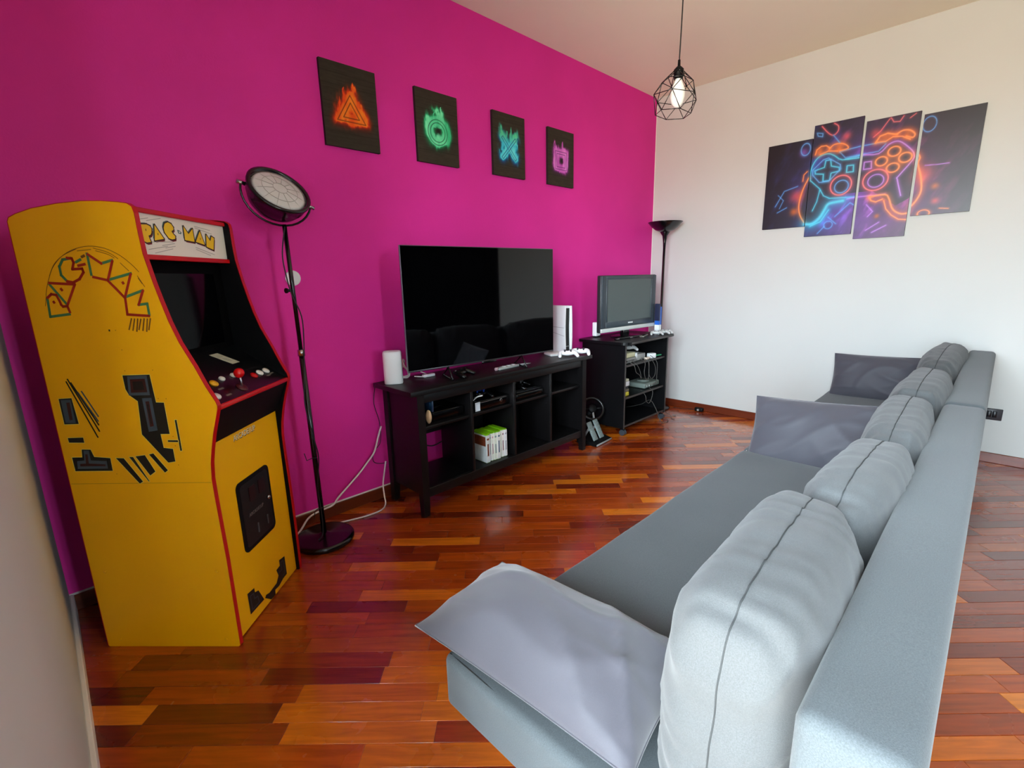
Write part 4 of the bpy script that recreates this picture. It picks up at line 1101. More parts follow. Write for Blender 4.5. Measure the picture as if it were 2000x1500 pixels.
# ------------------------------------------------------------------ things on the console
rt = thing('wifi_router', 'white rounded cylinder router on the left end of the media console', 'router', (1.376, 2.365, 0.735))
RP = [(0.052 * math.copysign(abs(math.cos(a)) ** 0.75, math.cos(a)), 0.036 * math.copysign(abs(math.sin(a)) ** 0.75, math.sin(a))) for a in [2 * math.pi * k / 32 for k in range(32)]]
rb = MB()
zs = [(0.0, 0.95), (0.006, 1.0), (0.172, 1.0), (0.180, 0.97), (0.184, 0.90)]
V = [(u * s, v * s, z) for z, s in zs for u, v in RP]
F = [tuple(range(32))[::-1], tuple(4 * 32 + k for k in range(32))]
for i in range(4): F += [(i * 32 + k, i * 32 + (k + 1) % 32, (i + 1) * 32 + (k + 1) % 32, (i + 1) * 32 + k) for k in range(32)]
rb.add(V, F, 0, False)
ro = rb.build('body', white_pl, rt, None, (0, 0, math.radians(-35)))
for p in ro.data.polygons: p.use_smooth = len(p.vertices) == 4
MB().tube([(u * 0.90, v * 0.90, 0.1842) for u, v in RP], 0.0009, 5, closed=True).build('top_rim', mat('pale_grey_plastic', '#cfd2d0', 0.4), ro)

coil = []
for k in range(60):
    a = k * 2 * math.pi / 14
    coil.append((1.478 + 0.018 * math.sin(k * 0.9) + 0.006 * k / 60, 2.425 + 0.042 * math.cos(a) * (0.8 + 0.2 * math.sin(k)), 0.796 + 0.056 * math.sin(a) * (0.9 + 0.1 * math.cos(k * 1.7))))
tagp(MB().tube(catmull(coil, 3), 0.0046, 6).build('cable_coil', cable_wht), 'coiled white cable behind the router at the edge of the big television', 'cable')
MB().tube(catmull([(1.535, 2.40, 0.745), (1.58, 2.36, 0.742), (1.62, 2.38, 0.743), (1.60, 2.43, 0.760)], 5), 0.0036, 6).build('cable_end', cable_wht, bpy.data.objects['cable_coil'])
tagp(MB().rbox(1.575, 1.655, 2.355, 2.385, 0.7355, 0.752, 0.005, 2).build('plug_adapter', white_pl), 'small white plug lying on the console left of the television foot', 'plug')

def controller(name, label, cat, loc, rz, mshell, mdark, group=None, s=1.0, bar=False):
    t = thing(name, label, cat, loc, rz, group)
    # rounded body with two drooping grips
    N = 22
    def outline(a):
        r = 0.046 + 0.030 * abs(math.cos(a)) ** 1.5
        return r
    mb = MB()
    mb.sphere((0, 0, 0.030 * s), 0.050 * s, (1.15, 0.62, 0.42), 20, 10)
    for sx in (-1, 1):
        mb.tube(catmull([(sx * 0.036 * s, 0.010 * s, 0.032 * s), (sx * 0.056 * s, -0.004 * s, 0.032 * s), (sx * 0.066 * s, -0.030 * s, 0.024 * s), (sx * 0.071 * s, -0.055 * s, 0.015 * s)], 5),
                [s * r_ for r_ in np.linspace(0.021, 0.0135, 16)], 10)
        mb.sphere((sx * 0.071 * s, -0.056 * s, 0.0150 * s), 0.0136 * s, (1, 1, 1), 10, 6)
    mb.build('shell', mshell, t)
    MB().sphere((0, 0.004 * s, 0.040 * s), 0.030 * s, (1.0, 0.80, 0.42), 16, 8).build('centre_panel', mdark, t)
    for sx in (-1, 1):
        MB().lathe([(0.006 * s, 0.036 * s), (0.006 * s, 0.054 * s), (0.0095 * s, 0.056 * s), (0.0095 * s, 0.060 * s), (0.0, 0.059 * s)], c=(sx * 0.024 * s, -0.016 * s, 0), n=14).build('thumbstick', mdark, t)
        MB().rbox(sx * 0.040 * s - 0.014 * s, sx * 0.040 * s + 0.014 * s, 0.024 * s, 0.036 * s, 0.030 * s, 0.042 * s, 0.004 * s, 2).build('shoulder_button', mdark, t)
    for dx, dy in ((0.0, 0.008), (0.008, 0.0), (0.0, -0.008), (-0.008, 0.0)):
        MB().cyl((s * (0.044 + dx), s * (0.010 + dy), 0.044 * s), (s * (0.044 + dx), s * (0.010 + dy), 0.050 * s), 0.0035 * s, n=10).build('face_button', grey_pl if mdark != grey_pl else mshell, t)
    dp = MB()
    dp.box(s * -0.053, s * -0.035, s * 0.007, s * 0.013, 0.044 * s, 0.050 * s); dp.box(s * -0.047, s * -0.041, s * 0.001, s * 0.019, 0.044 * s, 0.0495 * s)
    dp.build('direction_pad', grey_pl if mdark != grey_pl else mshell, t)
    return t
pad_dark = mat('pad_charcoal', '#1b1b24', 0.4)
controller('game_controller', 'white and black game controller at the front near the standing console', 'controller', (2.690, 2.170, 0.7365), math.radians(-40), white_pl, pad_dark, 'white controllers on the media console', 0.9)
controller('game_controller', 'white and black game controller at the right end of the media console', 'controller', (2.822, 2.150, 0.7365), math.radians(-60), white_pl, pad_dark, 'white controllers on the media console', 0.9)
controller('game_controller', 'black game controller lying in front of the left television foot', 'controller', (1.735, 2.205, 0.7365), math.radians(25), black_gloss, black_matt, None, 0.9)
rm = thing('remote_control', 'silver grey remote control on the console in front of the big television', 'remote', (2.110, 2.190, 0.7355), math.radians(3))
MB().rbox(-0.10, 0.085, -0.021, 0.021, 0, 0.016, 0.006, 3).build('body', mat('silver_remote_plastic', '#a4aaa8', 0.3, metal=0.3), rm)
for k in range(6): MB().rbox(-0.070 + k * 0.022, -0.056 + k * 0.022, -0.012, 0.012, 0.016, 0.0185, 0.001, 1).build('key', white_pl if k % 2 else grey_pl, rm)
MB().cyl((-0.10, 0, 0.010), (-0.118, 0, 0.010), 0.010, n=12).build('end_cap', mat('pinkish_tip', '#a88a90', 0.4), rm)
tagp(MB().tube([(2.205, 2.205, 0.7405), (2.28, 2.19, 0.7405), (2.315, 2.185, 0.7395)], [0.005, 0.0045, 0.002], 8).build('stylus', grey_pl), 'thin grey stylus lying right of the silver remote', 'stylus')

ps = thing('game_console', 'tall white upright game console standing right of the big television', 'game console', (2.785, 2.265, 0.735))
wplate = mat('white_console_shell', '#e9edf0', 0.35, var=0.01)
def plate(x0, x1, bow):
    m = MB()
    n = 10
    V = []
    for k in range(n + 1):
        z = 0.012 + 0.345 * k / n
        b = bow * math.sin(math.pi * k / n) * 0.006
        V += [(x0 + b, -0.006, z), (x1 + b, -0.006, z), (x1 + b, 0.205, z), (x0 + b, 0.205, z)]
    F = [(3, 2, 1, 0), tuple(4 * n + i for i in range(4))]
    for k in range(n): F += [(4 * k + i, 4 * k + (i + 1) % 4, 4 * k + 4 + (i + 1) % 4, 4 * k + 4 + i) for i in range(4)]
    m.add(V, F)
    return m
sp_ = plate(-0.012, 0.000, -1).build('side_plate', wplate, ps)
plate(0.058, 0.068, 1).build('side_plate', wplate, ps)
MB().prism([(0.0, 0.014), (0.050, 0.014), (0.044, 0.20), (0.050, 0.34), (0.0, 0.34)], lambda u, v, w: (u + 0.004, w, v), 0.006, 0.195).build('core', black_gloss, ps)
MB().box(0.054, 0.058, 0.0, 0.2, 0.014, 0.352).build('inner_spine', wplate, ps)
for (za, zb) in ((0.205, 0.197), (0.180, 0.135)):
    MB().add([(-0.0186, 0.0, zb), (-0.0186, 0.20, za), (-0.0186, 0.20, za + 0.002), (-0.0186, 0.0, zb + 0.002), (-0.0150, 0.0, zb), (-0.0150, 0.20, za), (-0.0150, 0.20, za + 0.002), (-0.0150, 0.0, zb + 0.002)], [(0, 1, 2, 3), (4, 7, 6, 5), (0, 4, 5, 1), (2, 6, 7, 3), (1, 5, 6, 2), (0, 3, 7, 4)]).build('seam_line', mat('shell_gap_grey', '#7c8288', 0.5), sp_)
MB().box(0.006, 0.052, -0.001, 0.006, 0.055, 0.058).build('disc_slot', grey_pl, ps)
MB().rbox(-0.014, 0.070, 0.0, 0.20, 0.0, 0.013, 0.003, 2).build('foot', black_matt, ps)
dk = thing('charging_dock', 'flat white dock lying at the foot of the upright white console', 'dock', (2.690, 2.300, 0.735), math.radians(-20))
MB().rbox(-0.055, 0.075, -0.055, 0.060, 0, 0.020, 0.008, 3).build('body', white_pl, dk)
MB().rbox(-0.030, 0.045, -0.030, 0.035, 0.0195, 0.0215, 0.001, 1).build('tray', mat('pale_grey_plastic', '#cfd2d0', 0.4), dk)

# game cases, white spines, green tops
green = mat('green_case_plastic', '#7fc414', 0.35, var=0.04)
spines = [('#dfe8ea', '#7b3b22'), ('#e4ecf2', '#8aa8c0'), ('#eef2ea', '#c7a2ae'), ('#e8efe4', '#7f98a0'), ('#f0f2f0', '#4a6a84'), ('#e6ede6', '#88a070'), ('#f2f0ee', '#a08088'), ('#eef0f4', '#9a9aa8')]
wds = [0.030, 0.022, 0.020, 0.024, 0.026, 0.018, 0.024, 0.020]
names = ['brown picture on its side', 'pale blue print on the spine', 'pinkish print on the spine', 'grey green print on the spine', 'dark blue print on the spine', 'faint olive print on the spine', 'mauve print on the spine', 'lilac grey print on the spine']
gx = 1.865
for k in range(8):
    w_ = wds[k] - 0.001
    g_ = thing('game_case', 'white spined green game case with ' + names[k], 'game case', (gx, 2.152 + 0.004 * ((k * 3) % 4), 0.1625), 0, 'green topped game cases in the media console')
    MB().rbox(0, w_, 0.0, 0.135, 0, 0.190 - 0.002 * (k % 3), 0.0018, 1, sm=False).build('case', green, g_)
    wr = mat('case_sleeve_%d' % k, spines[k][0], 0.3, var=0.08, vs=30)
    sl = MB()
    sl.box(-0.0004, w_ + 0.0004, -0.0006, 0.0, 0.003, 0.182)
    sl.box(-0.0006, 0.0, 0.0, 0.128, 0.003, 0.182)
    so_ = sl.build('paper_sleeve', wr, g_)
    pr = MB()
    pr.box(w_ * 0.30, w_ * 0.68, -0.0010, -0.0006, 0.045, 0.125 - 0.006 * (k % 4))
    pr.box(w_ * 0.2, w_ * 0.8, -0.0010, -0.0006, 0.150, 0.162)
    if k == 0: pr.box(-0.0010, -0.0006, 0.006, 0.118, 0.110, 0.172)
    pr.build('sleeve_print', mat('case_print_%d' % k, spines[k][1], 0.35, var=0.3, vs=60), so_)
    gx += wds[k]

# consoles in the upper compartments
def console_box(name, label, x0, x1, y0, y1, z0, z1, m, r=0.008):
    t = thing(name, label, 'game console', ((x0 + x1) / 2, y0, z0))
    w_ = (x1 - x0) / 2
    b_ = MB().rbox(-w_, w_, 0, y1 - y0, 0.003, z1 - z0, r, 3).build('body', m, t)
    for sx in (-1, 1):
        for yy in (0.03, y1 - y0 - 0.03): MB().cyl((sx * (w_ - 0.03), yy, 0), (sx * (w_ - 0.03), yy, 0.004), 0.008, n=10).build('rubber_foot', black_matt, t)
    return t, b_, w_
t, b_, w_ = console_box('game_console', 'black game console with round logo button in the second compartment', 1.782, 2.075, 2.150, 2.40, 0.5145, 0.578, black_gloss)
MB().lathe([(0.011, 0), (0.012, 0.001), (0.009, 0.002), (0.0, 0.002)], c=(0.072, -0.0002, 0.036), n=20, M=Matrix.Rotation(math.pi / 2, 4, 'X')).build('power_button', chrome, b_)
lg_ = MB()
for s_ in (-1, 1): lg_.box(-0.007, 0.007, -0.0032, -0.0022, -0.0012, 0.0012, 0, Matrix.Translation((0.072, 0, 0.036)) @ Matrix.Rotation(math.radians(45 * s_), 4, 'Y'))
lg_.build('logo_cross', black_matt, b_)
MB().box(-w_ + 0.012, w_ - 0.03, -0.0012, 0.0, 0.050, 0.053).build('tray_line', mat('disc_tray_grey', '#5c5a58', 0.35), b_)
MB().box(-w_ + 0.004, -w_ + 0.042, -0.0012, 0.0, 0.004, 0.058).build('white_label', mat('pale_blue_paper', '#d6e0ea', 0.5), b_)
t, b_, w_ = console_box('game_console', 'slim black game console with ribbed lid in the third compartment', 2.140, 2.405, 2.150, 2.40, 0.5145, 0.562, black_gloss, 0.014)
for k in range(3): MB().rbox(-w_ + 0.01, w_ - 0.01, 0.012 + 0.022 * k, 0.024 + 0.022 * k, 0.047, 0.0515, 0.0015, 1).build('lid_rib', mat('dark_grey_gloss', '#2a2c2e', 0.25), b_)
t, b_, w_ = console_box('game_console', 'flat black console box in the first compartment', 1.490, 1.715, 2.170, 2.40, 0.5145, 0.575, black_gloss)
for k in range(3): MB().box(-0.09 + k * 0.03, -0.07 + k * 0.03 + 0.012 * k, 0.05 + 0.02 * k, 0.054 + 0.02 * k, 0.0603, 0.0613).build('chrome_mark', chrome, b_)
tagp(MB().sphere((1.462, 2.170, 0.5555), 0.040, (0.38, 0.55, 1.0), 16, 12).build('cream_ornament', mat('cream_brown_ceramic', '#d9b58c', 0.35, var=0.25, vs=8)), 'small cream and brown rounded object at the left of the first compartment', 'ornament')
tagp(MB().rbox(1.489, 1.500, 2.170, 2.300, 0.5765, 0.640, 0.002, 1).build('blue_case', mat('dark_blue_case', '#24405e', 0.3)), 'dark blue case standing on the flat console in the first compartment', 'game case')
controller('game_controller', 'black controller with blue and white parts on the round logo console', 'controller', (1.880, 2.215, 0.5785), math.radians(-20), black_gloss, mat('pad_blue', '#1c3c9c', 0.3), 'controllers inside the media console', 0.9)
tagp(MB().tube(catmull([(1.800, 2.185, 0.5815), (1.825, 2.175, 0.600), (1.860, 2.165, 0.604)], 5), 0.0045, 8).build('white_strap', white_pl), 'short white strap beside the controller with blue parts', 'strap')
controller('game_controller', 'black controller lying on the slim console in the third compartment', 'controller', (2.265, 2.245, 0.5665), math.radians(30), black_gloss, mat('pad_gloss_grey', '#4c4e50', 0.2), 'controllers inside the media console', 0.95)

# ------------------------------------------------------------------ white cables from the console to the lamp
tagp(MB().tube(catmull([(1.345, 2.500, 0.46), (1.320, 2.500, 0.40), (1.285, 2.498, 0.315), (1.235, 2.500, 0.262), (1.180, 2.500, 0.212), (1.120, 2.495, 0.170), (1.040, 2.490, 0.115), (1.000, 2.486, 0.082), (0.930, 2.484, 0.076), (0.860, 2.480, 0.060), (0.790, 2.440, 0.020), (0.700, 2.390, 0.008), (0.640, 2.370, 0.006)], 6), 0.0052, 8).build('power_cable', cable_wht), 'thick white cable sloping down the purple wall behind the lamp', 'cable')
tagp(MB().tube(catmull([(1.350, 2.490, 0.240), (1.335, 2.485, 0.190), (1.310, 2.470, 0.115), (1.300, 2.450, 0.05), (1.285, 2.415, 0.010), (1.230, 2.370, 0.0055), (1.130, 2.370, 0.0055), (1.020, 2.400, 0.0055), (0.985, 2.410, 0.0055)], 6), 0.0045, 8).build('power_cable', cable_wht), 'thin white cable curling on the floor beside the media console', 'cable')
tagp(MB().tube(catmull([(1.335, 2.515, 0.700), (1.320, 2.515, 0.60), (1.345, 2.515, 0.48), (1.34, 2.515, 0.36), (1.290, 2.515, 0.31), (1.285, 2.515, 0.25), (1.330, 2.515, 0.225), (1.372, 2.515, 0.22)], 6), 0.0022, 6).build('thin_wire', cable_blk), 'thin dark wire on the purple wall behind the console end', 'cable')
tagp(MB().tube(catmull([(1.56, 2.505, 0.33), (1.62, 2.505, 0.28), (1.70, 2.505, 0.24), (1.78, 2.505, 0.25)], 6), 0.004, 6).build('thin_wire', cable_blk), 'black wire seen through the cut-out in the console back', 'cable')

# ------------------------------------------------------------------ racing wheel and pedals between the two cabinets
wl = thing('steering_wheel', 'black gaming steering wheel on the floor behind the pedals', 'steering wheel', (3.165, 2.285, 0.0))
wm = Matrix.Translation((0, 0, 0.225)) @ Matrix.Rotation(math.radians(-35), 4, 'Z') @ Matrix.Rotation(math.radians(62), 4, 'X')
MB().tube([wm @ Vector((0.092 * math.cos(2 * math.pi * k / 32), 0.092 * math.sin(2 * math.pi * k / 32), 0)) for k in range(32)], 0.0125, 10, closed=True).build('rim', mat('wheel_rubber', '#0b0b0c', 0.3), wl)
hub = MB().lathe([(0.0, -0.012), (0.036, -0.012), (0.038, 0.004), (0.028, 0.012), (0.0, 0.014)], n=24, M=wm).build('hub', black_matt, wl)
for a in (0, 180, 270):
    d_ = Vector((math.cos(math.radians(a)), math.sin(math.radians(a)), 0))
    MB().tube([wm @ (d_ * 0.03), wm @ (d_ * 0.092)], 0.008, 8).build('spoke', grey_pl if a == 270 else black_matt, hub)
MB().rbox(-0.085, 0.065, 0.02, 0.160, 0.0, 0.130, 0.02, 3).build('motor_base', black_matt, wl)
MB().cyl((0, 0.07, 0.12), wm @ Vector((0, 0, -0.006)), 0.028, n=16).build('shaft', black_matt, wl)
pd = thing('pedal_unit', 'black pedal unit with two grey pedals right of the media console', 'pedals', (3.030, 2.155, 0.0), math.radians(4))
MB().prism([(-0.075, 0.0), (0.11, 0.0), (0.11, 0.05), (-0.075, 0.018)], lambda u, v, w: (w, u, v), -0.105, 0.125).build('base', black_matt, pd)
MB().rbox(-0.105, 0.125, -0.080, -0.074, 0.004, 0.018, 0.002, 1).build('front_lip', grey_pl, pd)
ped_m = mat('ribbed_pedal_grey', '#7c8a88', 0.45, var=0.15, vs=90)
for x in (-0.040, 0.050):
    pm = Matrix.Translation((x, 0.010, 0.105)) @ Matrix.Rotation(math.radians(62), 4, 'X')
    pp = MB().rbox(-0.030, 0.030, -0.085, 0.070, -0.006, 0.006, 0.004, 2, 0, pm).build('pedal', ped_m, pd)
    for k in range(5): MB().rbox(-0.024, 0.024, -0.060 + 0.026 * k, -0.050 + 0.026 * k, 0.0055, 0.0085, 0.001, 1, 0, pm).build('pedal_rib', ped_m, pp)
    MB().cyl(pm @ Vector((0, 0.03, -0.004)), (x, 0.085, 0.03), 0.009, n=10).build('pedal_arm', grey_pl, pd)

# ------------------------------------------------------------------ things on and in the corner cabinet
ws = thing('mini_console', 'small white upright console left of the small television', 'game console', (3.408, 2.440, 0.787))
MB().rbox(-0.020, 0.020, -0.022, 0.022, 0.010, 0.130, 0.008, 3).build('body', white_pl, ws)
MB().rbox(0.020, 0.055, -0.020, 0.020, 0.010, 0.055, 0.012, 3).build('side_pod', white_pl, ws)
for x in (-0.010, 0.040): MB().cyl((x, 0, 0), (x, 0, 0.012), 0.012, n=12).build('foot', black_matt, ws)
sb = thing('sensor_bar', 'thin black sensor bar with shiny ends in front of the small television', 'sensor bar', (3.440, 2.175, 0.787), math.radians(-8))
MB().rbox(-0.11, 0.11, -0.010, 0.010, 0, 0.014, 0.004, 2).build('bar', black_gloss, sb)
for x in (-0.085, 0.085): MB().rbox(x - 0.018, x + 0.018, -0.0115, -0.009, 0.003, 0.011, 0.001, 1).build('lens', chrome, sb)
rm2 = thing('remote_control', 'slim dark remote control lying at the right foot of the small television', 'remote', (3.690, 2.135, 0.787), math.radians(18))
MB().rbox(-0.085, 0.085, -0.020, 0.020, 0, 0.014, 0.005, 2).build('body', mat('bronze_grey_plastic', '#5c574f', 0.3), rm2)
for k in range(5): MB().rbox(-0.06 + k * 0.024, -0.048 + k * 0.024, -0.012, 0.012, 0.014, 0.0158, 0.001, 1).build('key', black_matt, rm2)
lg1 = mat('pale_grey_pad', '#c9cac8', 0.4)
controller('game_controller', 'pale grey controller on the corner cabinet nearest the small television', 'controller', (3.835, 2.100, 0.788), math.radians(-50), lg1, grey_pl, 'grey controllers on the corner cabinet', 0.68)
controller('game_controller', 'pale grey controller in the middle of three on the corner cabinet', 'controller', (3.915, 2.085, 0.788), math.radians(-40), lg1, grey_pl, 'grey controllers on the corner cabinet', 0.68)
controller('game_controller', 'pale grey controller at the right edge of the corner cabinet', 'controller', (3.988, 2.088, 0.788), math.radians(-60), lg1, grey_pl, 'grey controllers on the corner cabinet', 0.68)
bb = thing('blue_box', 'blue and white box standing at the right edge of the small television', 'box', (3.982, 2.168, 0.787))
MB().rbox(-0.022, 0.022, -0.022, 0.022, 0.0, 0.075, 0.002, 1, sm=False).build('white_part', white_pl, bb)
MB().rbox(-0.022, 0.022, -0.022, 0.022, 0.075, 0.235, 0.002, 1, sm=False).build('blue_part', mat('bright_blue_card', '#1f62c8', 0.35), bb)
MB().rbox(-0.023, -0.004, -0.023, 0.023, 0.110, 0.262, 0.002, 1, sm=False).build('dark_sleeve', mat('navy_card', '#1c2140', 0.4), bb)

c1 = thing('retro_console', 'cream and grey retro console on the upper shelf of the corner cabinet', 'game console', (3.430, 2.110, 0.588))
MB().rbox(-0.110, 0.110, 0, 0.20, 0.004, 0.045, 0.006, 2).build('lower_body', mat('retro_grey', '#8b8984', 0.5), c1)
MB().rbox(-0.108, 0.108, 0.010, 0.20, 0.045, 0.085, 0.008, 2).build('upper_body', mat('aged_cream_plastic', '#d7d2a8', 0.5), c1)
for x in (-0.08, -0.05): MB().rbox(x, x + 0.018, -0.003, 0.002, 0.015, 0.028, 0.001, 1).build('port', black_matt, c1)
MB().rbox(-0.02, 0.07, -0.003, 0.002, 0.018, 0.030, 0.001, 1).build('flap', mat('retro_grey_dark', '#5e5c58', 0.5), c1)
for sx in (-0.09, 0.09): MB().cyl((sx, 0.1, 0), (sx, 0.1, 0.005), 0.008, n=8).build('rubber_foot', black_matt, c1)
c2 = thing('retro_console', 'grey retro console with white end next to the cream one', 'game console', (3.635, 2.130, 0.588))
MB().rbox(-0.085, 0.085, 0, 0.18, 0.0, 0.055, 0.008, 2).build('body', mat('retro_light_grey', '#a3a29d', 0.5), c2)
MB().rbox(-0.082, -0.050, -0.002, 0.05, 0.018, 0.072, 0.004, 2).build('white_block', white_pl, c2)
MB().cyl((0.02, 0.09, 0.055), (0.02, 0.09, 0.061), 0.055, n=24).build('disc_lid', grey_pl, c2)
controller('game_controller', 'silver grey controller lying on the retro consoles in the corner cabinet', 'controller', (3.560, 2.205, 0.6735), math.radians(-35), lg1, pad_dark, None, 0.85)
ad = thing('power_adapter', 'white power adapter with green tag on the upper shelf of the corner cabinet', 'adapter', (3.785, 2.110, 0.588), math.radians(-12))
MB().rbox(-0.035, 0.035, -0.025, 0.025, 0, 0.045, 0.008, 3).build('body', white_pl, ad)
MB().rbox(0.035, 0.125, -0.008, 0.008, 0.012, 0.024, 0.003, 2).build('green_tag', mat('green_plastic_tag', '#158a5c', 0.35), ad)
tagp(MB().rbox(3.660, 3.730, 2.085, 2.112, 0.5885, 0.610, 0.006, 2).build('cartridge_plug', mat('ivory_red_plug', '#e6d3c0', 0.4, var=0.2, vs=30)), 'small ivory plug in front of the grey retro console', 'plug')

cart = [('yellow', '#d8cc38', 0.033), ('brown grey', '#6f6a5a', 0.026), ('dark slate', '#22262c', 0.024), ('white', '#dcdce0', 0.040), ('cream', '#c9c8ae', 0.022)]
cz = 0.318
for k, (nm, hx_, h_) in enumerate(cart):
    g_ = thing('game_cartridge', nm + ' cartridge box, number of its stack from below: ' + ('lowest', 'second', 'third', 'fourth', 'topmost')[k], 'cartridge', (3.375 + 0.004 * (k % 2), 2.105 + 0.003 * (k % 3), cz), 0, 'cartridge boxes stacked on the middle shelf')
    g_['label'] = ('yellow lowest', 'brown grey second', 'dark slate middle', 'white fourth', 'cream topmost')[k] + ' cartridge box of the stack in the corner cabinet'
    MB().rbox(-0.062, 0.055, 0, 0.10, 0, h_ - 0.001, 0.004, 2).build('shell', mat('cartridge_' + nm.replace(' ', '_'), hx_, 0.45), g_)
    MB().box(-0.045, 0.038, -0.001, 0.0, h_ * 0.3, h_ * 0.7).build('end_label', mat('cartridge_label_%d' % k, hx_, 0.5, var=0.3, vs=40), g_)
    cz += h_
c3 = thing('retro_console', 'grey green flat console on the middle shelf of the corner cabinet', 'game console', (3.830, 2.115, 0.318))
MB().rbox(-0.130, 0.125, 0, 0.19, 0.004, 0.048, 0.010, 3).build('body', mat('grey_green_plastic', '#6f7a73', 0.4), c3)
MB().lathe([(0.055, 0.048), (0.054, 0.053), (0.0, 0.054)], c=(0.0, 0.095, 0), n=24).build('disc_lid', mat('grey_green_lid', '#7d8881', 0.4), c3)
for x in (-0.10, -0.06, -0.02): MB().rbox(x, x + 0.026, -0.003, 0.002, 0.014, 0.030, 0.001, 1).build('port', mat('pale_port', '#a9b2ac', 0.4), c3)
for sx in (-0.1, 0.1): MB().cyl((sx, 0.1, 0), (sx, 0.1, 0.005), 0.008, n=8).build('rubber_foot', black_matt, c3)

# loops of cable hanging from the shelves
loops = [
    ([(3.400, 2.100, 0.605), (3.420, 2.060, 0.580), (3.440, 2.050, 0.520), (3.490, 2.048, 0.490), (3.520, 2.048, 0.455), (3.500, 2.050, 0.520), (3.450, 2.055, 0.585), (3.450, 2.100, 0.605)], 'grey cable loop hanging under the cream console'),
    ([(3.590, 2.110, 0.605), (3.585, 2.055, 0.580), (3.560, 2.045, 0.500), (3.590, 2.045, 0.440), (3.630, 2.046, 0.430), (3.640, 2.046, 0.500), (3.630, 2.055, 0.588), (3.620, 2.110, 0.610)], 'grey cable loop hanging left of the ivory plug'),
    ([(3.670, 2.075, 0.600), (3.650, 2.052, 0.560), (3.640, 2.046, 0.480), (3.680, 2.045, 0.430), (3.740, 2.046, 0.450), (3.745, 2.046, 0.520), (3.700, 2.055, 0.588), (3.690, 2.078, 0.604)], 'grey cable loop hanging under the ivory plug'),
    ([(3.745, 2.100, 0.620), (3.775, 2.050, 0.560), (3.780, 2.048, 0.460), (3.778, 2.055, 0.375), (3.770, 2.105, 0.350)], 'thin cable dropping from the adapter to the grey green console'),
    ([(3.735, 2.110, 0.345), (3.720, 2.050, 0.310), (3.700, 2.045, 0.250), (3.660, 2.045, 0.215), (3.615, 2.046, 0.240), (3.610, 2.055, 0.290), (3.64, 2.12, 0.322)], 'thin cable loop hanging under the middle shelf'),
    ([(3.800, 2.360, 0.092), (3.790, 2.20, 0.150), (3.770, 2.10, 0.210), (3.765, 2.040, 0.150), (3.800, 2.020, 0.060), (3.820, 2.000, 0.006), (3.900, 1.985, 0.005), (3.960, 2.020, 0.005)], 'dark cable curling on the floor by the right caster'),
]
for pts, lab in loops:
    tagp(MB().tube(catmull(pts, 7), 0.0026, 6).build('hanging_cable', cable_grey), lab, 'cable', 'cables of the corner cabinet')
right_c = [
    ([(3.900, 2.24, 0.792), (3.980, 2.200, 0.800), (4.045, 2.150, 0.790), (4.060, 2.160, 0.700), (4.045, 2.170, 0.550), (4.040, 2.175, 0.420), (4.075, 2.170, 0.250), (4.110, 2.190, 0.150), (4.060, 2.200, 0.100)], 'thin cable draping over the right edge of the corner cabinet'),
    ([(3.960, 2.14, 0.790), (4.050, 2.110, 0.785), (4.080, 2.130, 0.640), (4.060, 2.140, 0.560), (4.120, 2.150, 0.500), (4.100, 2.160, 0.330), (4.045, 2.180, 0.220), (4.040, 2.200, 0.120), (4.10, 2.22, 0.080)], 'thin cable hanging from the rightmost grey controller'),
    ([(4.030, 2.250, 0.110), (4.080, 2.210, 0.060), (4.150, 2.200, 0.090), (4.100, 2.140, 0.030), (4.020, 2.100, 0.010), (4.060, 2.040, 0.005), (4.120, 2.020, 0.005)], 'tangled cable on the floor right of the corner cabinet'),
    ([(4.010, 2.300, 0.060), (4.070, 2.240, 0.120), (4.130, 2.180, 0.070), (4.060, 2.120, 0.050), (4.090, 2.060, 0.008), (4.030, 2.020, 0.005), (4.000, 1.970, 0.005)], 'second tangled cable on the floor right of the corner cabinet'),
]
for pts, lab in right_c:
    tagp(MB().tube(catmull(pts, 7), 0.0024, 6).build('trailing_cable', cable_grey), lab, 'cable', 'cables of the corner cabinet')
pg = thing('plug_adapter', 'black plug adapter on the floor against the white wall skirting', 'plug', (4.425, 1.935, 0.0))
MB().rbox(-0.030, 0.012, -0.045, 0.035, 0, 0.036, 0.010, 3).build('body', black_matt, pg)
MB().cyl((-0.030, -0.005, 0.018), (-0.040, -0.005, 0.018), 0.010, n=12).build('face', grey_pl, pg)
MB().tube(catmull([(-0.01, 0.035, 0.012), (-0.03, 0.12, 0.006), (-0.05, 0.24, 0.005)], 6), 0.003, 6).build('cord', cable_blk, pg)

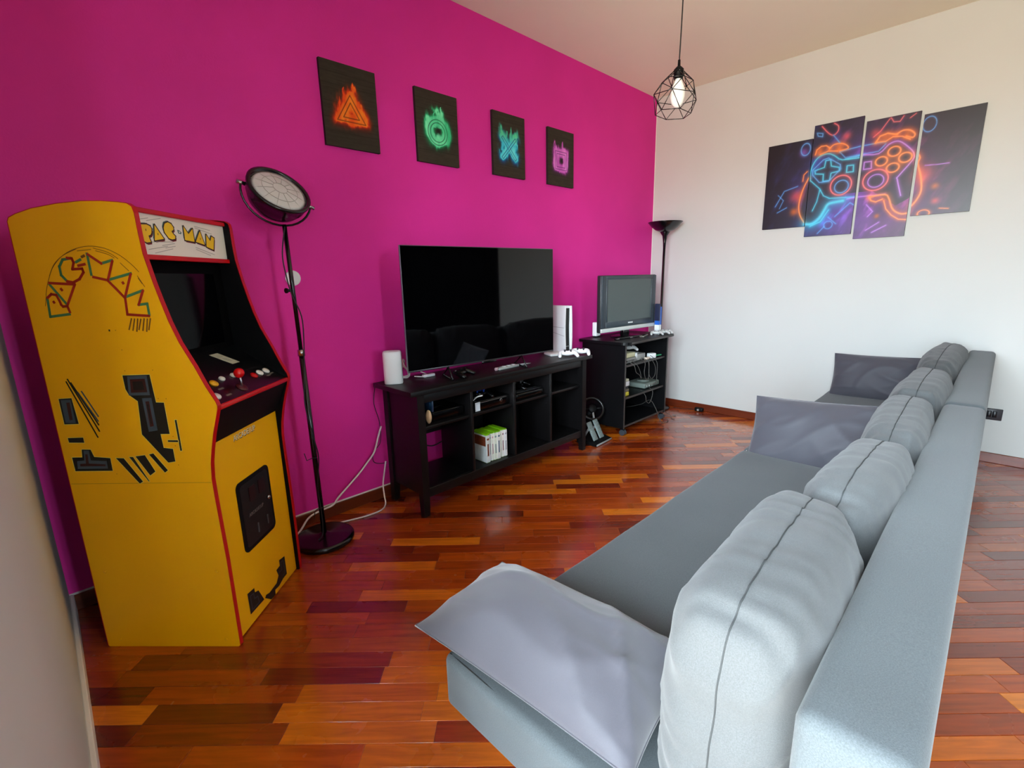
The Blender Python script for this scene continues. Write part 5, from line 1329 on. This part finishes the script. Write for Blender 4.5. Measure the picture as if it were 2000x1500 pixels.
# ------------------------------------------------------------------ sofas
def fabric(name, col, sheen=0.15, weave=900.0, var=0.10, bump=0.25, rough=0.9):
    m = bpy.data.materials.new(name)
    m.use_nodes = True
    nt = m.node_tree
    b = nt.nodes['Principled BSDF']
    b.inputs['Roughness'].default_value = rough
    b.inputs['Specular IOR Level'].default_value = 0.25
    b.inputs['Sheen Weight'].default_value = sheen
    tc = nt.nodes.new('ShaderNodeTexCoord')
    n = nt.nodes.new('ShaderNodeTexNoise')
    n.inputs['Scale'].default_value = weave * 0.55
    n.inputs['Detail'].default_value = 3
    nt.links.new(tc.outputs['Object'], n.inputs['Vector'])
    n2 = nt.nodes.new('ShaderNodeTexNoise')
    n2.inputs['Scale'].default_value = 3.0
    nt.links.new(tc.outputs['Object'], n2.inputs['Vector'])
    mx = nt.nodes.new('ShaderNodeMath')
    mx.operation = 'MULTIPLY_ADD'
    mx.inputs[1].default_value = 0.25
    nt.links.new(n2.outputs['Fac'], mx.inputs[0])
    nt.links.new(n.outputs['Fac'], mx.inputs[2])
    r = nt.nodes.new('ShaderNodeValToRGB')
    c = lin(col)
    r.color_ramp.elements[0].position = 0.45
    r.color_ramp.elements[1].position = 0.90
    r.color_ramp.elements[0].color = (*[x * (1 - var * 2) for x in c], 1)
    r.color_ramp.elements[1].color = (*[min(1, x * (1 + var * 2)) for x in c], 1)
    nt.links.new(mx.outputs[0], r.inputs['Fac'])
    nt.links.new(r.outputs['Color'], b.inputs['Base Color'])
    w = nt.nodes.new('ShaderNodeTexNoise')
    w.inputs['Scale'].default_value = weave
    nt.links.new(tc.outputs['Object'], w.inputs['Vector'])
    bp = nt.nodes.new('ShaderNodeBump')
    bp.inputs['Strength'].default_value = bump
    bp.inputs['Distance'].default_value = 0.002
    nt.links.new(w.outputs['Fac'], bp.inputs['Height'])
    nt.links.new(bp.outputs['Normal'], b.inputs['Normal'])
    return m
sofa_m = fabric('grey_sofa_fabric', '#4f5558')
cush_m = fabric('grey_cushion_fabric', '#4f5152', var=0.08)
satin_m = fabric('dark_grey_satin', '#48474f', sheen=0.5, weave=1400, var=0.04, bump=0.08, rough=0.55)
seam_m = mat('dark_grey_thread', '#2f3233', 0.8)

def soft_box(x0, x1, y0, y1, z0, z1, r, dents=(), n=(28, 14, 4), amp=0.002, seed=0):
    """upholstered block: bevelled box with slight dents"""
    b = bmesh.new()
    bmesh.ops.create_cube(b, size=1)
    for v in b.verts:
        v.co = Vector(((x0 + x1) / 2 + v.co.x * (x1 - x0), (y0 + y1) / 2 + v.co.y * (y1 - y0), (z0 + z1) / 2 + v.co.z * (z1 - z0)))
    bmesh.ops.bevel(b, geom=b.edges[:], offset=r, segments=4, profile=0.5, affect='EDGES')
    for axis, k, lo, hi in ((0, n[0], x0, x1), (1, n[1], y0, y1), (2, n[2], z0, z1)):
        for i in range(1, k):
            co = [0, 0, 0]; no = [0, 0, 0]
            co[axis] = lo + (hi - lo) * i / k; no[axis] = 1
            bmesh.ops.bisect_plane(b, geom=b.verts[:] + b.edges[:] + b.faces[:], plane_co=co, plane_no=no)
    for v in b.verts:
        p = v.co
        a = math.sin(p.x * 7.3 + seed) * math.sin(p.y * 11.1 + seed * 2) + 0.6 * math.sin(p.x * 17 + p.y * 13 + seed)
        v.co.z += amp * a * (1 if p.z > (z0 + z1) / 2 else 0.2)
    b.verts.index_update()
    m = MB().add([v.co.copy() for v in b.verts], [[v.index for v in f.verts] for f in b.faces], 0, True)
    b.free()
    return m
def sofa(label, x0, x1, seed):
    t = thing('sofa', label, 'sofa', (x0, 0, 0), 0, 'grey sofas placed end to end')
    L = x1 - x0
    st_ = soft_box(0, L, 0.118, 0.885, 0.215, 0.370, 0.022, n=(26, 12, 3), amp=0.0022, seed=seed).build('seat', sofa_m, t)
    MB().tube([(0.016, 0.130, 0.3655), (0.016, 0.872, 0.3655)], 0.0016, 6).build('seam', seam_m, st_)
    bk_ = soft_box(0, L, -0.014, 0.116, 0.110, 0.762, 0.024, n=(26, 3, 8), amp=0.0012, seed=seed + 2).build('backrest', sofa_m, t)
    MB().tube([(0.006, 0.010, 0.742), (0.006, 0.092, 0.742)], 0.0014, 6).build('seam', seam_m, bk_)
    MB().box(0.10, L - 0.10, 0.16, 0.78, 0.10, 0.215).build('base_frame', mat('black_sofa_base', '#101012', 0.7), t)
    for x in (0.16, L - 0.16):
        for y in (0.20, 0.74):
            MB().cyl((x, y, 0), (x, y, 0.105), 0.018, 0.024, 14).build('leg', black_matt, t)
    for x in (0.12, L - 0.12):
        MB().cyl((x, 0.05, 0), (x, 0.05, 0.115), 0.018, 0.022, 14).build('leg', black_matt, t)
    return t
sofa('nearer grey upholstered sofa in the foreground with its end towards the camera', 0.592, 2.596, 1.0)
sofa('farther grey upholstered sofa set against the white wall', 2.602, 4.425, 4.0)

def back_cushion(label, x0, x1, y0, y1, z0, z1, lean, yaw, seed):
    L, T, Hh = (x1 - x0) / 2, (y1 - y0) / 2, (z1 - z0) / 2
    t = thing('back_cushion', label, 'cushion', ((x0 + x1) / 2, (y0 + y1) / 2, z0), math.radians(yaw), 'grey back cushions along the sofas')
    rg = random.Random(seed)
    ph = [rg.uniform(0, 6.28) for _ in range(8)]
    def shape(px, py, pz):
        k = 5.2
        nrm = (abs(px) ** k + abs(py) ** k + abs(pz) ** k) ** (1 / k)
        ux, uy, uz = px / nrm, py / nrm, pz / nrm
        # pinched towards the seam at the ends and along the top, corners pulled out into ears
        th = (1 - 0.30 * abs(ux) ** 4) * (1 - 0.28 * max(0, uz) ** 3)
        ear = max(0, abs(ux) - 0.72) * max(0, uz - 0.62)
        x = L * ux * (1 + 0.6 * ear) * (1 - 0.02 * (1 - uz * uz))
        z = Hh * (uz * (1 + 1.3 * ear) - 0.05 * max(0, uz) * (abs(ux) ** 3) * 0.5 + 0.03 * (1 - ux * ux) * max(0, uz))
        y = T * uy * th
        up = max(0.0, uz)
        q_ = 3.0 * math.sin(7 * z + ph[0]) + 2.0 * math.sin(23 * x + ph[4]) + 1.5 * math.sin(11 * y + ph[5])
        w = 0.0024 * math.sin(95 * x + 30 * y + q_ + ph[1]) * up * (0.35 + 0.65 * abs(math.sin(5.5 * x + ph[6])))
        w += 0.0030 * math.sin(48 * z + 20 * y + q_ + ph[2]) * (abs(ux) ** 3) + 0.0045 * math.sin(9 * x + 14 * y + 9 * z + ph[3])
        rg1 = (1 - abs(math.sin(26 * x + 16 * y + q_ * 0.5 + ph[7]))) ** 3
        w += 0.0045 * rg1 * up * (1 - 0.5 * abs(uy))
        w += 0.0050 * (1 - abs(math.sin(17 * z + 8 * y + q_ * 0.4 + ph[5]))) ** 3 * (0.3 + abs(ux) ** 2) * (0.3 + abs(uy))
        fold = math.exp(-((abs(ux) - 0.86) / 0.05) ** 2) * up
        d = w - 0.012 * fold * (1 - uy * uy)
        g = -0.002 * math.exp(-(py / 0.05) ** 2)
        return Vector((x, y, z)) * 1.0 + Vector((ux, uy * 0.9, uz)) * (d + g * max(0, uz))
    b = bmesh.new()
    bmesh.ops.create_cube(b, size=2)
    bmesh.ops.subdivide_edges(b, edges=b.edges[:], cuts=35, use_grid_fill=True)
    M = Matrix.Rotation(math.radians(lean), 4, 'X')
    for v in b.verts:
        p = shape(*v.co)
        q = M @ Vector((p.x, p.y, p.z + Hh))
        v.co = q
    b.verts.index_update()
    mb = MB().add([v.co.copy() for v in b.verts], [[v.index for v in f.verts] for f in b.faces], 0, True)
    b.free()
    body = mb.build('cover', cush_m, t)
    pts = []
    for k in range(121):
        s = k / 120
        c = (-1, 0, -0.6 + 1.6 * s / 0.22) if s < 0.22 else ((-1 + 2 * (s - 0.22) / 0.56, 0, 1) if s < 0.78 else (1, 0, 1 - 1.6 * (s - 0.78) / 0.22))
        p = shape(*c)
        p = p + Vector((p.x / L * 0.0008, 0, max(0, p.z / Hh) * 0.0012))
        pts.append(M @ Vector((p.x, p.y, p.z + Hh)))
    MB().tube(pts, 0.0012, 6).build('seam', seam_m, t)
    return t
back_cushion('largest nearest grey back cushion leaning on the nearer sofa', 0.622, 1.215, 0.128, 0.372, 0.366, 0.822, 3, 2.5, 1)
back_cushion('second grey back cushion from the camera, wrinkled, on the nearer sofa', 1.175, 1.815, 0.118, 0.318, 0.366, 0.815, 3, -0.5, 2)
back_cushion('third grey back cushion from the camera at the joint of both sofas', 1.805, 2.450, 0.118, 0.318, 0.366, 0.815, 3, 1.0, 3)
back_cushion('fourth grey back cushion from the camera on the farther sofa', 2.455, 3.240, 0.118, 0.325, 0.366, 0.820, 3, 0.0, 4)
back_cushion('farthest grey back cushion against the white wall end of the sofas', 3.330, 4.330, 0.118, 0.325, 0.366, 0.830, 3, -1.0, 5)

def throw_pillow(label, L, Wd, T, M, seed, tag=False):
    """flat satin pillow; M places its centre plane"""
    t = thing('throw_pillow', label, 'pillow', M.translation, 0, 'dark grey satin pillows')
    R3 = M.to_3x3().to_4x4()
    n = 46
    rg = random.Random(seed)
    ph = [rg.uniform(0, 6.28) for _ in range(8)]
    V, idx = [], {}
    def prof(u, v):
        e = (1 - abs(u) ** 2.8) * (1 - abs(v) ** 2.3)
        h = T / 2 * max(0, e) ** 0.66
        x = L / 2 * u * (1 - 0.045 * (1 - v * v)); y = Wd / 2 * v * (1 - 0.035 * (1 - u * u))
        def ridge(t, k): return (1 - abs(math.sin(t))) ** k
        cu = max(0.0, 0.35 + u) / 1.35
        warp = 1.6 * math.sin(8 * y + ph[0]) + 1.1 * math.sin(13 * x + ph[4])
        w = 0.022 * ridge(16 * x + 24 * y + 0.7 * warp, 2.2) * cu ** 1.5
        w += 0.013 * ridge(34 * y - 9 * x + warp * 0.8 + ph[2], 2.5) * abs(u) ** 1.5
        w += 0.009 * ridge(9 * x - 12 * y + warp + ph[5], 2.0) + 0.004 * math.sin(11 * x + 15 * y + ph[3]) - 0.012
        return x, y, h + w * max(0, e) ** 0.5, e
    F = []
    for side in (1, -1):
        for i in range(n + 1):
            for j in range(n + 1):
                u = -math.cos(math.pi * i / n); v = -math.cos(math.pi * j / n)
                x, y, h, e = prof(u, v)
                V.append(R3 @ Vector((x, y, (h if side == 1 else -0.5 * h) if e > 1e-6 else 0)))
        o = 0 if side == 1 else (n + 1) ** 2
        for i in range(n):
            for j in range(n):
                a = o + i * (n + 1) + j
                F.append((a, a + n + 1, a + n + 2, a + 1))
    MB().add(V, F, 0, True).build('cover', satin_m, t)
    pp = []
    for s in range(4):
        for k in range(12):
            a = -1 + 2 * k / 12
            u, v = ((a, -1), (1, a), (-a, 1), (-1, -a))[s]
            x, y, h, e = prof(u, v)
            pp.append(R3 @ Vector((x, y, 0)))
    MB().tube(pp, 0.0022, 6, closed=True).build('edge_seam', satin_m, t)
    if tag:
        MB().box(-0.012, 0.012, -0.001, 0.001, -0.012, 0.012).build('care_tag', white_pl, t, R3 @ Vector((-L / 2 - 0.006, -Wd / 2 + 0.03, 0)))
    return t
def frame(c, xa, ya):
    xa = Vector(xa).normalized(); ya = (Vector(ya) - xa * Vector(ya).dot(xa)).normalized(); za = xa.cross(ya)
    m = Matrix.Identity(4)
    for i in range(3): m[i][0], m[i][1], m[i][2] = xa[i], ya[i], za[i]
    m.translation = c
    return m
throw_pillow('light catching dark grey satin pillow lying on the near end of the sofa', 0.61, 0.335, 0.255, frame((0.752, 0.662, 0.437), (0.08, -1, 0.0), (1, 0.08, 0.04)), 11)
throw_pillow('dark grey satin pillow propped up on the seat where the two sofas meet', 0.56, 0.35, 0.13, frame((2.665, 0.585, 0.500), (0.05, -1, 0.05), (0.45, 0.0, 0.9)), 12, True)
throw_pillow('dark grey satin pillow propped at the far end by the white wall', 0.52, 0.33, 0.13, frame((4.330, 0.600, 0.520), (0.02, -1, 0.02), (0.25, 0.0, 0.97)), 13)

# worn scratches on the parquet in front of the near pillow
sg = MB()
rg = random.Random(5)
def fl(u, v, w): return (u, v, w)
for k in range(16):
    cx_ = 1.20 + rg.uniform(-0.10, 0.24); cy_ = 1.40 - (cx_ - 1.2) * 0.95 + rg.uniform(-0.05, 0.05)
    a = -math.pi / 4 + rg.uniform(-0.2, 0.2); l_ = rg.uniform(0.008, 0.035)
    stroke(sg, [(cx_, cy_), (cx_ + l_ * math.cos(a), cy_ + l_ * math.sin(a))], rg.uniform(0.0015, 0.005), fl, 0.0004)
so_ = sg.build('varnish_scratches', scuff, floor)
so_['kind'] = 'stuff'
